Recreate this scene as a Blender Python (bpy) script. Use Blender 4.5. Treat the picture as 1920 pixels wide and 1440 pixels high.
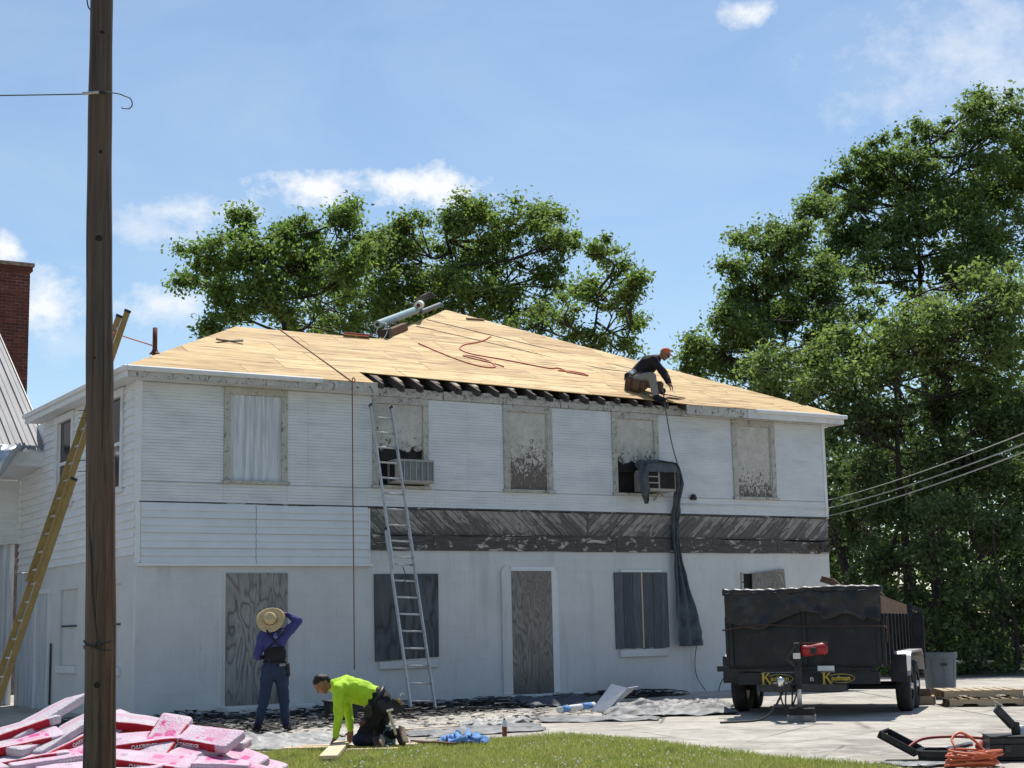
import bpy, bmesh, math, random
import numpy as np
from mathutils import Vector, Matrix, noise
R = math.radians
random.seed(7); RNG = np.random.default_rng(7)
for o in list(bpy.data.objects): bpy.data.objects.remove(o)
sc = bpy.context.scene
COL = sc.collection

# ------------------------------------------------------------------ camera
PITCH, ROLL = .1557, -.0216
cam = bpy.data.cameras.new('camera'); cam.sensor_width = 36; cam.lens = 2884 / 1920 * 36
cam.clip_start = .1; cam.clip_end = 4000
co = bpy.data.objects.new('camera', cam); COL.objects.link(co); sc.camera = co
_f = Vector((0, math.cos(PITCH), math.sin(PITCH))); _r = Vector((1, 0, 0)); _u = _r.cross(_f)
_R = _r * math.cos(ROLL) + _u * math.sin(ROLL); _U = -_r * math.sin(ROLL) + _u * math.cos(ROLL)
co.matrix_world = Matrix(((_R.x, _U.x, -_f.x, 0), (_R.y, _U.y, -_f.y, 0), (_R.z, _U.z, -_f.z, 1.4), (0, 0, 0, 1)))

# ------------------------------------------------------------------ light
SUN_EL, SUN_AZ = 63, 80                       # azimuth counted from +X
sun = bpy.data.lights.new('sun', 'SUN'); sun.energy = 4.3; sun.angle = R(.5); sun.color = (1, .955, .88)
so = bpy.data.objects.new('sun', sun); COL.objects.link(so)
sd = Vector((math.cos(R(SUN_AZ)) * math.cos(R(SUN_EL)), math.sin(R(SUN_AZ)) * math.cos(R(SUN_EL)), math.sin(R(SUN_EL))))
so.rotation_euler = sd.to_track_quat('Z', 'Y').to_euler(); so.location = (0, 0, 30)
sc.view_settings.view_transform = 'Standard'; sc.view_settings.look = 'None'
sc.view_settings.exposure = .4; sc.view_settings.gamma = 1
sc.view_settings.use_curve_mapping = False

w = bpy.data.worlds.new('World'); sc.world = w; w.use_nodes = True
nt = w.node_tree; N = nt.nodes; L = nt.links; N.clear()
def nn(t, **k):
    n = N.new(t)
    for a, b in k.items(): setattr(n, a, b)
    return n
def mth(op, a, b=None, c=None, clamp=False):
    n = nn('ShaderNodeMath', operation=op, use_clamp=clamp)
    for i, v in enumerate((a, b, c)):
        if v is None: continue
        if hasattr(v, 'links'): L.new(v, n.inputs[i])
        else: n.inputs[i].default_value = v
    return n.outputs[0]
sky = nn('ShaderNodeTexSky', sky_type='NISHITA'); sky.sun_disc = False
sky.sun_elevation = R(SUN_EL); sky.sun_rotation = R(90 - SUN_AZ); sky.air_density = 1.0; sky.dust_density = .3; sky.ozone_density = 1.8
tc = nn('ShaderNodeTexCoord'); sx = nn('ShaderNodeSeparateXYZ'); L.new(tc.outputs['Generated'], sx.inputs[0])
az = mth('ARCTAN2', sx.outputs[0], sx.outputs[1]); el = mth('ARCSINE', sx.outputs[2])
cv = nn('ShaderNodeCombineXYZ'); L.new(az, cv.inputs[0]); L.new(el, cv.inputs[1])
def fbm(scale, detail, stretch=(1, 1, 1), rough=.6, dist=0):
    mp = nn('ShaderNodeMapping'); mp.inputs['Scale'].default_value = stretch; L.new(cv.outputs[0], mp.inputs[0])
    n = nn('ShaderNodeTexNoise'); n.inputs['Scale'].default_value = scale; n.inputs['Detail'].default_value = detail
    n.inputs['Roughness'].default_value = rough; n.inputs['Distortion'].default_value = dist
    L.new(mp.outputs[0], n.inputs['Vector']); return n.outputs[0]
nz = fbm(30, 7, (1, 1.3, 1), .62); wisp = fbm(4.2, 6, (1, 2.2, 1), .6, .6); nz2 = fbm(90, 5, (1, 1.2, 1), .65)
PUFFS = [(-0.1325, 0.281, 0.0415, 0.0146, 0.8, 1.0), (-0.0526, 0.2834, 0.0451, 0.016, 0.7, 1.0), (-0.2089, 0.265, 0.0449, 0.0125, 1.0, 0.75), (-0.2359, 0.2523, 0.034, 0.0173, 1.1, 0.65), (-0.2995, 0.2066, 0.0248, 0.025, 0.9, 0.95), (-0.2268, 0.2079, 0.039, 0.0146, 1.0, 0.8), (-0.3239, 0.2367, 0.0143, 0.0118, 0.8, 1.0), (0.1644, 0.3852, 0.0247, 0.009, 1.0, 0.95), (0.32, 0.3441, 0.1068, 0.0659, 1.9, 0.85), (-0.2875, 0.1821, 0.0317, 0.0139, 1.6, 0.4), (-0.1709, 0.2661, 0.0216, 0.0104, 1.4, 0.5)]
dens = None
for a0, e0, ra, re, soft, amt in PUFFS:
    mp = nn('ShaderNodeMapping'); mp.inputs['Location'].default_value = (-a0 / ra, -e0 / re, 0); mp.inputs['Scale'].default_value = (1 / ra, 1 / re, 1)
    L.new(cv.outputs[0], mp.inputs[0])
    ln = nn('ShaderNodeVectorMath', operation='LENGTH'); L.new(mp.outputs[0], ln.inputs[0])
    d = mth('SUBTRACT', 1.0, ln.outputs['Value']); d = mth('ADD', d, mth('MULTIPLY', mth('SUBTRACT', nz, .5), 2.6)); d = mth('ADD', d, mth('MULTIPLY', mth('SUBTRACT', nz2, .5), .8))
    d = mth('MULTIPLY', mth('MULTIPLY', d, 1 / soft, clamp=True), amt)
    dens = d if dens is None else mth('MAXIMUM', dens, d)
cir = mth('MULTIPLY', mth('SUBTRACT', wisp, .38), 1.6, clamp=True)
cir = mth('MULTIPLY', cir, .27)
dens = mth('MAXIMUM', dens, cir)
mx = nn('ShaderNodeMix', data_type='RGBA'); L.new(dens, mx.inputs[0]); tn = nn('ShaderNodeMix', data_type='RGBA', blend_type='MULTIPLY'); tn.inputs[0].default_value = 1; L.new(sky.outputs[0], tn.inputs[6]); tn.inputs[7].default_value = (.96, 1, .985, 1); L.new(tn.outputs[2], mx.inputs[6]); mx.inputs[7].default_value = (7.4, 7.6, 7.8, 1)
bg = nn('ShaderNodeBackground'); bg.inputs[1].default_value = .1; L.new(mx.outputs[2], bg.inputs[0])
wo = nn('ShaderNodeOutputWorld'); L.new(bg.outputs[0], wo.inputs[0])

# ------------------------------------------------------------------ materials
MATS = {}
class NB:
    """small node-building helper for one material"""
    def __init__(s, name):
        s.m = bpy.data.materials.new(name); s.m.use_nodes = True; s.t = s.m.node_tree; s.n = s.t.nodes; s.l = s.t.links
        s.b = s.n['Principled BSDF']; s.out = s.n['Material Output']; s._co = None; s._rnd = None
        MATS[name] = s.m
    def put(s, sock, v):
        if hasattr(v, 'links') and hasattr(v, 'is_output'): s.l.new(v, sock)
        else:
            if isinstance(v, (tuple, list)) and len(v) == 3 and sock.type == 'RGBA': v = (*v, 1)
            sock.default_value = v
    def co(s):
        if s._co is None:
            t = s.n.new('ShaderNodeTexCoord'); oi = s.n.new('ShaderNodeObjectInfo'); s._rnd = oi.outputs['Random']
            v = s.n.new('ShaderNodeVectorMath'); v.operation = 'MULTIPLY_ADD'
            s.l.new(oi.outputs['Random'], v.inputs[0]); v.inputs[1].default_value = (37.1, 53.7, 29.3); s.l.new(t.outputs['Object'], v.inputs[2]); s._co = v.outputs[0]; s._raw = t.outputs['Object']
        return s._co
    def pos(s):
        g = s.n.new('ShaderNodeNewGeometry'); return g.outputs['Position']
    def raw(s): s.co(); return s._raw
    def rnd(s): s.co(); return s._rnd
    def noise(s, scale=5, detail=5, rough=.6, stretch=(1, 1, 1), dist=0, co=None):
        mp = s.n.new('ShaderNodeMapping'); mp.inputs['Scale'].default_value = stretch; s.l.new(co or s.co(), mp.inputs[0])
        t = s.n.new('ShaderNodeTexNoise'); t.inputs['Scale'].default_value = scale; t.inputs['Detail'].default_value = detail; t.inputs['Roughness'].default_value = rough; t.inputs['Distortion'].default_value = dist
        s.l.new(mp.outputs[0], t.inputs['Vector']); return t.outputs[0]
    def wave(s, scale, dist, stretch=(1, 1, 1), detail=3, dscale=1.5, axis='X', profile='SIN', kind='BANDS'):
        mp = s.n.new('ShaderNodeMapping'); mp.inputs['Scale'].default_value = stretch; s.l.new(s.co(), mp.inputs[0])
        t = s.n.new('ShaderNodeTexWave'); t.wave_type = kind; t.wave_profile = profile
        if kind == 'BANDS': t.bands_direction = axis
        else: t.rings_direction = axis
        t.inputs['Scale'].default_value = scale; t.inputs['Distortion'].default_value = dist; t.inputs['Detail'].default_value = detail; t.inputs['Detail Scale'].default_value = dscale
        s.l.new(mp.outputs[0], t.inputs['Vector']); return t.outputs['Fac']
    def voro(s, scale, feature='F1', stretch=(1, 1, 1), out='Distance'):
        mp = s.n.new('ShaderNodeMapping'); mp.inputs['Scale'].default_value = stretch; s.l.new(s.co(), mp.inputs[0])
        t = s.n.new('ShaderNodeTexVoronoi'); t.feature = feature; t.inputs['Scale'].default_value = scale; s.l.new(mp.outputs[0], t.inputs['Vector']); return t.outputs[out]
    def sep(s, co=None):
        t = s.n.new('ShaderNodeSeparateXYZ'); s.l.new(co or s.raw(), t.inputs[0]); return t.outputs
    def math(s, op, a, b=0., clamp=False):
        t = s.n.new('ShaderNodeMath'); t.operation = op; t.use_clamp = clamp; s.put(t.inputs[0], a); s.put(t.inputs[1], b); return t.outputs[0]
    def ramp(s, fac, stops, interp='LINEAR'):
        t = s.n.new('ShaderNodeValToRGB'); s.put(t.inputs[0], fac); e = t.color_ramp.elements; t.color_ramp.interpolation = interp
        while len(e) < len(stops): e.new(.5)
        for i, (p, c) in enumerate(stops):
            e[i].position = p; e[i].color = (*c, 1) if not isinstance(c, (int, float)) else (c, c, c, 1)
        return t.outputs[0]
    def mix(s, f, a, b, mode='MIX'):
        t = s.n.new('ShaderNodeMix'); t.data_type = 'RGBA'; t.blend_type = mode; s.put(t.inputs[0], f); s.put(t.inputs[6], a); s.put(t.inputs[7], b); return t.outputs[2]
    def bump(s, h, strength=.3, dist=.01):
        t = s.n.new('ShaderNodeBump'); t.inputs['Strength'].default_value = strength; t.inputs['Distance'].default_value = dist; s.put(t.inputs['Height'], h); s.l.new(t.outputs[0], s.b.inputs['Normal'])
    def set(s, color=None, rough=None, metal=None, spec=None):
        if color is not None: s.put(s.b.inputs['Base Color'], color)
        if rough is not None: s.put(s.b.inputs['Roughness'], rough)
        if metal is not None: s.put(s.b.inputs['Metallic'], metal)
        if spec is not None: s.put(s.b.inputs['Specular IOR Level'], spec)
        return s.m
def plain(name, c, rough=.6, metal=0, var=.25, scale=6, bump=.15, bscale=40, dirt_or_shade=None, dirt_or_shade_amt=.4, stretch=(1, 1, 1), rand=.12, spec=.4):
    """a base colour with mottling, object-to-object variation and optional dirt patches"""
    k = NB(name); n = k.noise(scale, 6, .65, stretch); lo = tuple(x * (1 - var) for x in c); hi = tuple(min(1, x * (1 + var * .6)) for x in c)
    col = k.ramp(n, [(.3, lo), (.7, hi)])
    col = k.mix(1.0, col, k.ramp(k.rnd(), [(0, 1 - rand), (1, 1)]), 'MULTIPLY')
    if dirt_or_shade: col = k.mix(k.math('MULTIPLY', k.ramp(k.noise(scale * .7 + 1.3, 8, .7), [(.5, 0), (.68, 1)]), dirt_or_shade_amt), col, dirt_or_shade)
    if bump: k.bump(k.noise(bscale, 4, .6, stretch), bump, .01)
    k.set(col, rough, metal, spec); return k.m
# --- paint and boards
plain('white_paint', (.72, .73, .73), .6, var=.08, scale=3, dirt_or_shade=(.36, .35, .33), dirt_or_shade_amt=.35, rand=.06)
plain('clean_white', (.74, .75, .76), .5, var=.05, rand=.05, dirt_or_shade=(.45, .44, .42), dirt_or_shade_amt=.2)
plain('vinyl', (.7, .73, .75), .45, var=.06, scale=2, rand=.05, dirt_or_shade=(.5, .51, .51), dirt_or_shade_amt=.25, bump=.05)
k = NB('siding_white'); zc = k.sep(); n = k.noise(1.4, 7, .65, (1, 1, 2.2)); c = k.ramp(n, [(.3, (.66, .675, .69)), (.55, (.77, .78, .79)), (.8, (.80, .81, .81))])
st = k.ramp(k.noise(3, 8, .72, (.35, 1, 5)), [(.56, 0), (.72, 1)]); c = k.mix(k.math('MULTIPLY', st, .38), c, (.40, .41, .42))
sp = k.ramp(k.noise(26, 6, .7, (.5, 1, 1.5)), [(.64, 0), (.7, 1)]); c = k.mix(k.math('MULTIPLY', sp, .55), c, (.25, .24, .23))
k.bump(k.noise(30, 4), .1); k.set(c, .55)
k = NB('block_paint'); P_ = k.pos(); c = k.ramp(k.noise(.8, 7, .62, co=P_), [(.3, (.55, .55, .54)), (.6, (.64, .64, .63))]); zz = k.sep(k.raw())
c = k.mix(1.0, c, k.ramp(k.rnd(), [(0, .985), (1, 1)]), 'MULTIPLY')
c = k.mix(k.ramp(k.noise(3, 8, .75, co=P_), [(.63, 0), (.75, .5)]), c, (.40, .39, .36)); c = k.mix(k.ramp(k.noise(30, 3, .5, co=P_), [(.72, 0), (.75, .8)]), c, (.16, .15, .14))
c = k.mix(k.ramp(k.noise(2.2, 7, .7, (1, 1, .12), co=P_), [(.55, 0), (.72, .5)]), c, (.38, .37, .34)); k.bump(k.noise(60, 5, .7), .35, .006); k.set(c, .75)
k = NB('block_paint_wall'); c = k.ramp(k.noise(.9, 8, .65), [(.3, (.54, .545, .54)), (.65, (.64, .64, .635))]); c = k.mix(k.ramp(k.noise(4, 8, .75), [(.6, 0), (.75, .5)]), c, (.40, .39, .36)); k.bump(k.noise(45, 5, .7), .35, .006); k.set(c, .75)
def peel(name, lo_z, hi_z, paint=(.60, .58, .53), wood=(.13, .105, .09), fine=14):
    """old paint flaking off bare wood, worse towards the sill (z in the object's own metres)"""
    k = NB(name); z = k.sep()[2]; g = k.math('DIVIDE', k.math('SUBTRACT', z, lo_z), max(hi_z - lo_z, .01), True)
    n = k.noise(fine, 8, .72, (1, 1, .7), 1.2); m = k.math('ADD', k.math('MULTIPLY', n, 1.5), k.math('MULTIPLY', g, .55))
    f = k.ramp(k.math('MULTIPLY', m, .5), [(.495, 0), (.51, 1)]); grain = k.noise(9, 6, .6, (12, 1, .6)); wd = k.ramp(grain, [(.3, tuple(x * .5 for x in wood)), (.7, tuple(x * 1.6 for x in wood))])
    pt = k.ramp(k.noise(4, 7, .7), [(.3, tuple(x * .72 for x in paint)), (.65, paint)])
    crack = k.ramp(k.voro(fine * 2.2, 'DISTANCE_TO_EDGE'), [(.0, 1), (.06, 0)]); ck = k.math('MULTIPLY', crack, k.ramp(k.noise(5, 5), [(.4, .15), (.58, .85)])); pt = k.mix(ck, pt, tuple(x * 1.3 for x in wood))
    k.bump(k.math('ADD', f, k.math('MULTIPLY', n, .4)), .55, .006); k.set(k.mix(f, wd, pt), .75); return k.m
peel('peel_board', 3.85, 5.3); peel('peel_top', 3.45, 5.0); peel('peel_frame', -20, 15.5, (.53, .51, .46), (.17, .15, .125), 13); peel('peel_trim', -20, 19, (.56, .55, .51), (.15, .13, .11), 11)
def ply(name, stops, dark, zlo=None, freq=34, fine=.6):
    """rotary-cut plywood: contour lines of a stretched smooth noise give the cathedral grain"""
    k = NB(name); n0 = k.noise(2.3, 2, .5, (1.3, 1, .3), .35); g = k.math('MULTIPLY', n0, freq); g = k.math('ABSOLUTE', k.math('SINE', k.math('ADD', g, k.math('MULTIPLY', k.noise(9, 4, .6, (1.5, 1, .3)), 1.2)))); c = k.ramp(g, stops)
    c = k.mix(k.math('MULTIPLY', k.ramp(k.noise(26, 5, .65, (3.5, 1, .22)), [(.42, 0), (.7, 1)]), fine), c, dark); st = k.noise(1.7, 6, .65, (1.1, 1, .6)); c = k.mix(k.ramp(st, [(.42, 0), (.68, .65)]), c, dark)
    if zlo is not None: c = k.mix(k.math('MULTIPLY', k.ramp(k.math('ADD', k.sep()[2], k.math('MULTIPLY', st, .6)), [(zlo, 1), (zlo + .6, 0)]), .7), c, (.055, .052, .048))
    k.bump(g, .15, .003); k.set(c, .8); return k.m
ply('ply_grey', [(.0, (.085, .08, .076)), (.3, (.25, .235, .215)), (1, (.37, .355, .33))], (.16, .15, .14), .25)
ply('ply_dark', [(.0, (.03, .033, .036)), (.35, (.075, .08, .085)), (1, (.125, .132, .138))], (.05, .053, .056), None, 18)
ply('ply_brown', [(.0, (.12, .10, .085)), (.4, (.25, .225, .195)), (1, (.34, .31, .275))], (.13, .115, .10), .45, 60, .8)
k = NB('board_grey_dark'); gr = k.noise(14, 6, .65, (6, 1, .25)); c = k.ramp(gr, [(.3, (.05, .055, .065)), (.6, (.12, .13, .145)), (.8, (.24, .245, .25))]); c = k.mix(1., c, k.ramp(k.rnd(), [(0, .6), (1, 1)]), 'MULTIPLY'); k.bump(gr, .25, .004); k.set(c, .75)
k = NB('diag_board'); gr = k.noise(10, 6, .65, (.5, 1, 14)); wd = k.ramp(gr, [(.3, (.055, .053, .052)), (.6, (.15, .143, .137)), (.8, (.26, .245, .23))])
fl = k.math('ADD', k.noise(6, 8, .7, (.7, 1, 2.2), .8), k.math('MULTIPLY', k.math('SUBTRACT', k.rnd(), .5), .22)); g = k.math('MULTIPLY', k.sep()[0], .28); f = k.ramp(k.math('ADD', fl, g), [(.49, 0), (.53, 1)]); pt = k.ramp(k.noise(5, 5), [(.3, (.24, .225, .205)), (.7, (.39, .37, .335))])
k.bump(k.math('ADD', gr, f), .4, .005); k.set(k.mix(k.math('MULTIPLY', f, .85), wd, pt), .8)
k = NB('beam_rot'); gr = k.noise(9, 7, .7, (.4, 1, 6)); wd = k.ramp(gr, [(.3, (.035, .032, .031)), (.6, (.10, .093, .087)), (.85, (.21, .20, .185))]); f = k.ramp(k.noise(4.5, 9, .74, (.6, 1, 1.4), .7), [(.565, 0), (.6, 1)]); k.bump(k.math('ADD', gr, f), .5, .006); k.set(k.mix(k.math('MULTIPLY', f, .9), wd, (.5, .48, .44)), .85)
k = NB('rafter_wood'); gr = k.noise(12, 6, .65, (1, .3, 5)); k.bump(gr, .4, .005); k.set(k.ramp(gr, [(.3, (.02, .015, .013)), (.6, (.085, .066, .054)), (.85, (.26, .21, .165))]), .85)
k = NB('sheathing'); s1 = k.noise(2.0, 7, .72, (.35, 4.5, 1), .3); s2 = k.noise(3.6, 5, .68, (.28, 4.2, 1), .3); c = k.ramp(s1, [(.36, (.47, .29, .105)), (.5, (.65, .46, .20)), (.62, (.76, .60, .32))])
c = k.mix(k.ramp(s2, [(.5, 0), (.62, .95)]), c, (.24, .115, .04)); kn_ = k.ramp(k.voro(2.2, 'F1', (.8, 1.6, 0)), [(.05, 1), (.085, 0)]); c = k.mix(k.math('MULTIPLY', kn_, .8), c, (.17, .07, .025)); c = k.mix(k.ramp(k.noise(1.6, 5, .6), [(.4, 0), (.75, .4)]), c, (.78, .60, .33)); c = k.mix(1., c, k.ramp(k.rnd(), [(0, (.74, .68, .60)), (.5, (.92, .89, .85)), (1, (1.0, 1.0, 1.0))]), 'MULTIPLY'); k.bump(s2, .25, .004); k.set(c, .8)
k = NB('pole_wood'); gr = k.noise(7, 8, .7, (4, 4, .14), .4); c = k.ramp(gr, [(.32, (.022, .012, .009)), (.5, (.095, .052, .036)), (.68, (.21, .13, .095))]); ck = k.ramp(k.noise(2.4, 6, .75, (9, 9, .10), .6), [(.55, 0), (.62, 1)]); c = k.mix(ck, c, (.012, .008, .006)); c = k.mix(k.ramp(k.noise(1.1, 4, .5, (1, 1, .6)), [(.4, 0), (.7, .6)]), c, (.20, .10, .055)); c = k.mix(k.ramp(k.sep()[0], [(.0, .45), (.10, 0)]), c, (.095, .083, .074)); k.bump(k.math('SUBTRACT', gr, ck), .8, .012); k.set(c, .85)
k = NB('bark'); n = k.noise(6, 7, .7, (3, 3, .5)); k.bump(n, .7, .02); k.set(k.ramp(n, [(.3, (.012, .010, .008)), (.7, (.05, .042, .035))]), .9)
k = NB('new_lumber'); gr = k.noise(10, 5, .6, (.4, 7, 7)); k.bump(gr, .1); k.set(k.mix(1., k.ramp(gr, [(.3, (.60, .44, .25)), (.7, (.74, .60, .40))]), k.ramp(k.rnd(), [(0, .8), (1, 1)]), 'MULTIPLY'), .7)
k = NB('pallet_wood'); gr = k.noise(9, 6, .65, (.5, 6, 6)); k.bump(gr, .2); k.set(k.mix(1., k.ramp(gr, [(.3, (.38, .29, .19)), (.7, (.60, .49, .34))]), k.ramp(k.rnd(), [(0, .7), (1, 1)]), 'MULTIPLY'), .8)
plain('old_wood', (.20, .115, .07), .8, var=.5, scale=9, bump=.4)
# --- metal
plain('aluminium', (.60, .60, .585), .45, .5, var=.2, scale=12, bump=.05)
plain('galvanised', (.55, .57, .60), .42, .75, var=.2, scale=4, bump=.05)
k = NB('metal_roof'); c = k.ramp(k.noise(1.2, 6, .65, (3, .5, 1)), [(.3, (.20, .20, .21)), (.7, (.31, .31, .32))]); k.set(c, .6, 0, .2)
k = NB('corrugated_white'); c = k.ramp(k.noise(5, 6, .65, (3.5, 3.5, .16)), [(.32, (.34, .37, .40)), (.5, (.56, .59, .62)), (.68, (.70, .73, .75))]); k.set(c, .5)
plain('steel_black', (.010, .014, .022), .45, .1, var=.5, scale=4, dirt_or_shade=(.055, .05, .045), dirt_or_shade_amt=.5, bump=.1)
plain('rust_red', (.13, .045, .032), .75, .1, var=.4, scale=14)
plain('dark_metal', (.05, .052, .055), .45, .6, var=.3)
plain('chrome', (.7, .71, .72), .22, .95, var=.1, bump=0)
k = NB('tread_plate'); v = k.wave(26, 0, (1, 1, 1), 0, 1, 'DIAGONAL'); k.bump(v, .8, .004); k.set(k.ramp(v, [(.3, (.32, .33, .35)), (.8, (.62, .63, .65))]), .35, .8)
# --- plastics, cloth
plain('tyre', (.018, .018, .019), .8, var=.4, scale=10, bump=.3, dirt_or_shade=(.09, .085, .075), dirt_or_shade_amt=.4)
plain('bin_grey', (.115, .14, .165), .5, var=.1, dirt_or_shade=(.2, .2, .2), dirt_or_shade_amt=.3)
plain('tarp_black', (.018, .018, .02), .42, var=.4, scale=6, dirt_or_shade=(.12, .12, .12), dirt_or_shade_amt=.3, bump=.2)
plain('felt_grey', (.085, .10, .118), .7, var=.35, scale=5, bump=.3, dirt_or_shade=(.19, .20, .205), dirt_or_shade_amt=.4)
plain('tarp_silver', (.21, .215, .22), .6, .05, var=.6, scale=3, dirt_or_shade=(.025, .025, .027), dirt_or_shade_amt=.9, bump=.2)  # dark patches also paint the shading of the folds into the tarp
plain('sheet_white', (.30, .30, .295), .55, var=.45, scale=4, dirt_or_shade=(.07, .07, .068), dirt_or_shade_amt=.7)
plain('tar_scrap', (.022, .021, .021), .8, var=.6, scale=7, bump=.5, dirt_or_shade=(.10, .095, .09), dirt_or_shade_amt=.4)
plain('scrap_grey', (.24, .235, .225), .85, var=.5, scale=7, bump=.4)
plain('fibreglass_yellow', (.31, .20, .06), .5, var=.2, scale=7, dirt_or_shade=(.16, .12, .06), dirt_or_shade_amt=.55, rand=.05)
plain('orange_cord', (.58, .13, .05), .45, var=.15, rand=.03)
plain('brown_cord', (.22, .09, .05), .6, var=.2)
plain('wire_dark', (.03, .03, .032), .6, var=.2)
plain('wire_pale', (.52, .53, .47), .6, var=.2)
plain('rope_green', (.10, .16, .16), .7, var=.2)
plain('case_black', (.015, .015, .016), .45, var=.3, dirt_or_shade=(.08, .08, .08), dirt_or_shade_amt=.3)
plain('red_plastic', (.33, .02, .022), .45, var=.15)
plain('blue_cloth', (.14, .30, .62), .8, var=.25, scale=12)
plain('roll_green', (.23, .34, .36), .4, var=.15)
plain('cardboard', (.17, .10, .06), .85, var=.2)
plain('label_white', (.75, .75, .73), .5, var=.1)
plain('ac_cream', (.42, .40, .35), .55, var=.2, dirt_or_shade=(.2, .18, .15), dirt_or_shade_amt=.4)
plain('ac_fin', (.20, .215, .225), .5, .4, var=.3)
plain('knot_wood', (.035, .02, .013), .9, var=.5, scale=20)
plain('dark_hole', (.02, .019, .018), .9, var=.4)  # near-black colour that paints in the darkness of gaps and recesses
k = NB('window_glass'); k.set((.012, .014, .016), .12, 0, .25)
k = NB('cola'); k.set((.16, .025, .02), .1); 
k = NB('bottle_clear'); k.set((.55, .6, .6), .08)
plain('decal_yellow', (.72, .50, .06), .5, var=.15)
plain('decal_white', (.72, .72, .72), .5, var=.1)
plain('strap_orange', (.07, .034, .025), .7, var=.3)
# --- masonry
k = NB('brick'); c = k.mix(1., k.ramp(k.noise(9, 6, .7), [(.3, (.085, .026, .021)), (.7, (.15, .048, .038))]), k.ramp(k.rnd(), [(0, (.6, .55, .55)), (.85, (1, 1, 1)), (1, (1.3, 1.2, 1.15))]), 'MULTIPLY'); k.bump(k.noise(35, 4), .4); k.set(c, .85)
plain('mortar', (.20, .15, .13), .95, var=.5, scale=5, dirt_or_shade=(.5, .45, .42), dirt_or_shade_amt=.6)
plain('concrete', (.40, .40, .39), .85, var=.2, scale=4, bump=.4, dirt_or_shade=(.2, .2, .19), dirt_or_shade_amt=.4)
# --- ground
k = NB('pavement_mat'); n1 = k.noise(.45, 8, .68); n2 = k.noise(2.6, 7, .7, (1, 1, 1), .5); c = k.ramp(n1, [(.33, (.20, .18, .16)), (.5, (.36, .33, .285)), (.68, (.46, .425, .37))]); c = k.mix(k.ramp(n2, [(.45, 0), (.62, .75)]), c, (.53, .495, .43)); c = k.mix(k.ramp(k.noise(1.1, 8, .75, (1, 1, 1), 1.), [(.58, 0), (.7, .7)]), c, (.125, .118, .112)); c = k.mix(k.ramp(k.noise(60, 3, .6), [(.6, 0), (.75, .4)]), c, (.12, .11, .1)); ckk = k.ramp(k.voro(.42, 'DISTANCE_TO_EDGE'), [(.0, 1), (.012, 0)]); c = k.mix(k.math('MULTIPLY', ckk, k.ramp(k.noise(.5, 4), [(.42, 0), (.55, .8)])), c, (.06, .056, .05)); k.bump(k.math('ADD', n2, k.noise(70, 4)), .5, .015); k.set(c, .92)
k = NB('ground_mat'); n1 = k.noise(.8, 8, .7); c = k.ramp(n1, [(.35, (.05, .045, .032)), (.6, (.09, .085, .05)), (.75, (.06, .09, .03))]); k.bump(k.noise(20, 6), .6, .03); k.set(c, .95)
k = NB('lawn_mat'); n1 = k.noise(2.2, 6, .6); c = k.ramp(n1, [(.3, (.15, .16, .05)), (.55, (.25, .23, .085)), (.75, (.31, .26, .14))]); k.bump(k.noise(40, 5), .6, .02); k.set(c, .95)
def leafmat(name, a, b, trans=.35, gloss=.6):
    k = NB(name); g = k.n.new('ShaderNodeNewGeometry'); c = k.ramp(g.outputs['Random Per Island'], [(0, a), (.55, tuple((x + y) / 2 for x, y in zip(a, b))), (1, b)])
    k.set(c, gloss, 0, .22); t = k.n.new('ShaderNodeBsdfTranslucent'); k.l.new(k.mix(1., c, (1.2, 1.35, .7), 'MULTIPLY'), t.inputs[0])
    ms = k.n.new('ShaderNodeMixShader'); ms.inputs[0].default_value = trans; k.l.new(k.b.outputs[0], ms.inputs[1]); k.l.new(t.outputs[0], ms.inputs[2]); k.l.new(ms.outputs[0], k.out.inputs[0]); return k.m
leafmat('leaf_maple', (.105, .165, .055), (.23, .31, .11), .54); leafmat('leaf_oak', (.105, .16, .053), (.245, .31, .115), .54); leafmat('leaf_dark', (.11, .165, .065), (.225, .29, .115), .52)
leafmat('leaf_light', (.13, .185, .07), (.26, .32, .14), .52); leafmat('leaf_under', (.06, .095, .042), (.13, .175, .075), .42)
k = NB('grass_blade'); g = k.n.new('ShaderNodeNewGeometry'); c = k.ramp(g.outputs['Random Per Island'], [(0, (.25, .32, .06)), (.6, (.42, .46, .11)), (1, (.56, .54, .22))]); P_ = g.outputs['Position']; c = k.mix(k.ramp(k.noise(1.3, 5, .65, co=P_), [(.5, 0), (.66, .5)]), c, (.46, .42, .19)); c = k.mix(k.ramp(k.noise(2.1, 4, .6, (1, 1, 0), co=P_), [(.55, 0), (.66, .6)]), c, (.12, .20, .035)); k.set(c, .6, 0, .2)
t = k.n.new('ShaderNodeBsdfTranslucent'); k.l.new(c, t.inputs[0]); ms = k.n.new('ShaderNodeMixShader'); ms.inputs[0].default_value = .35; k.l.new(k.b.outputs[0], ms.inputs[1]); k.l.new(t.outputs[0], ms.inputs[2]); k.l.new(ms.outputs[0], k.out.inputs[0])
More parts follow.
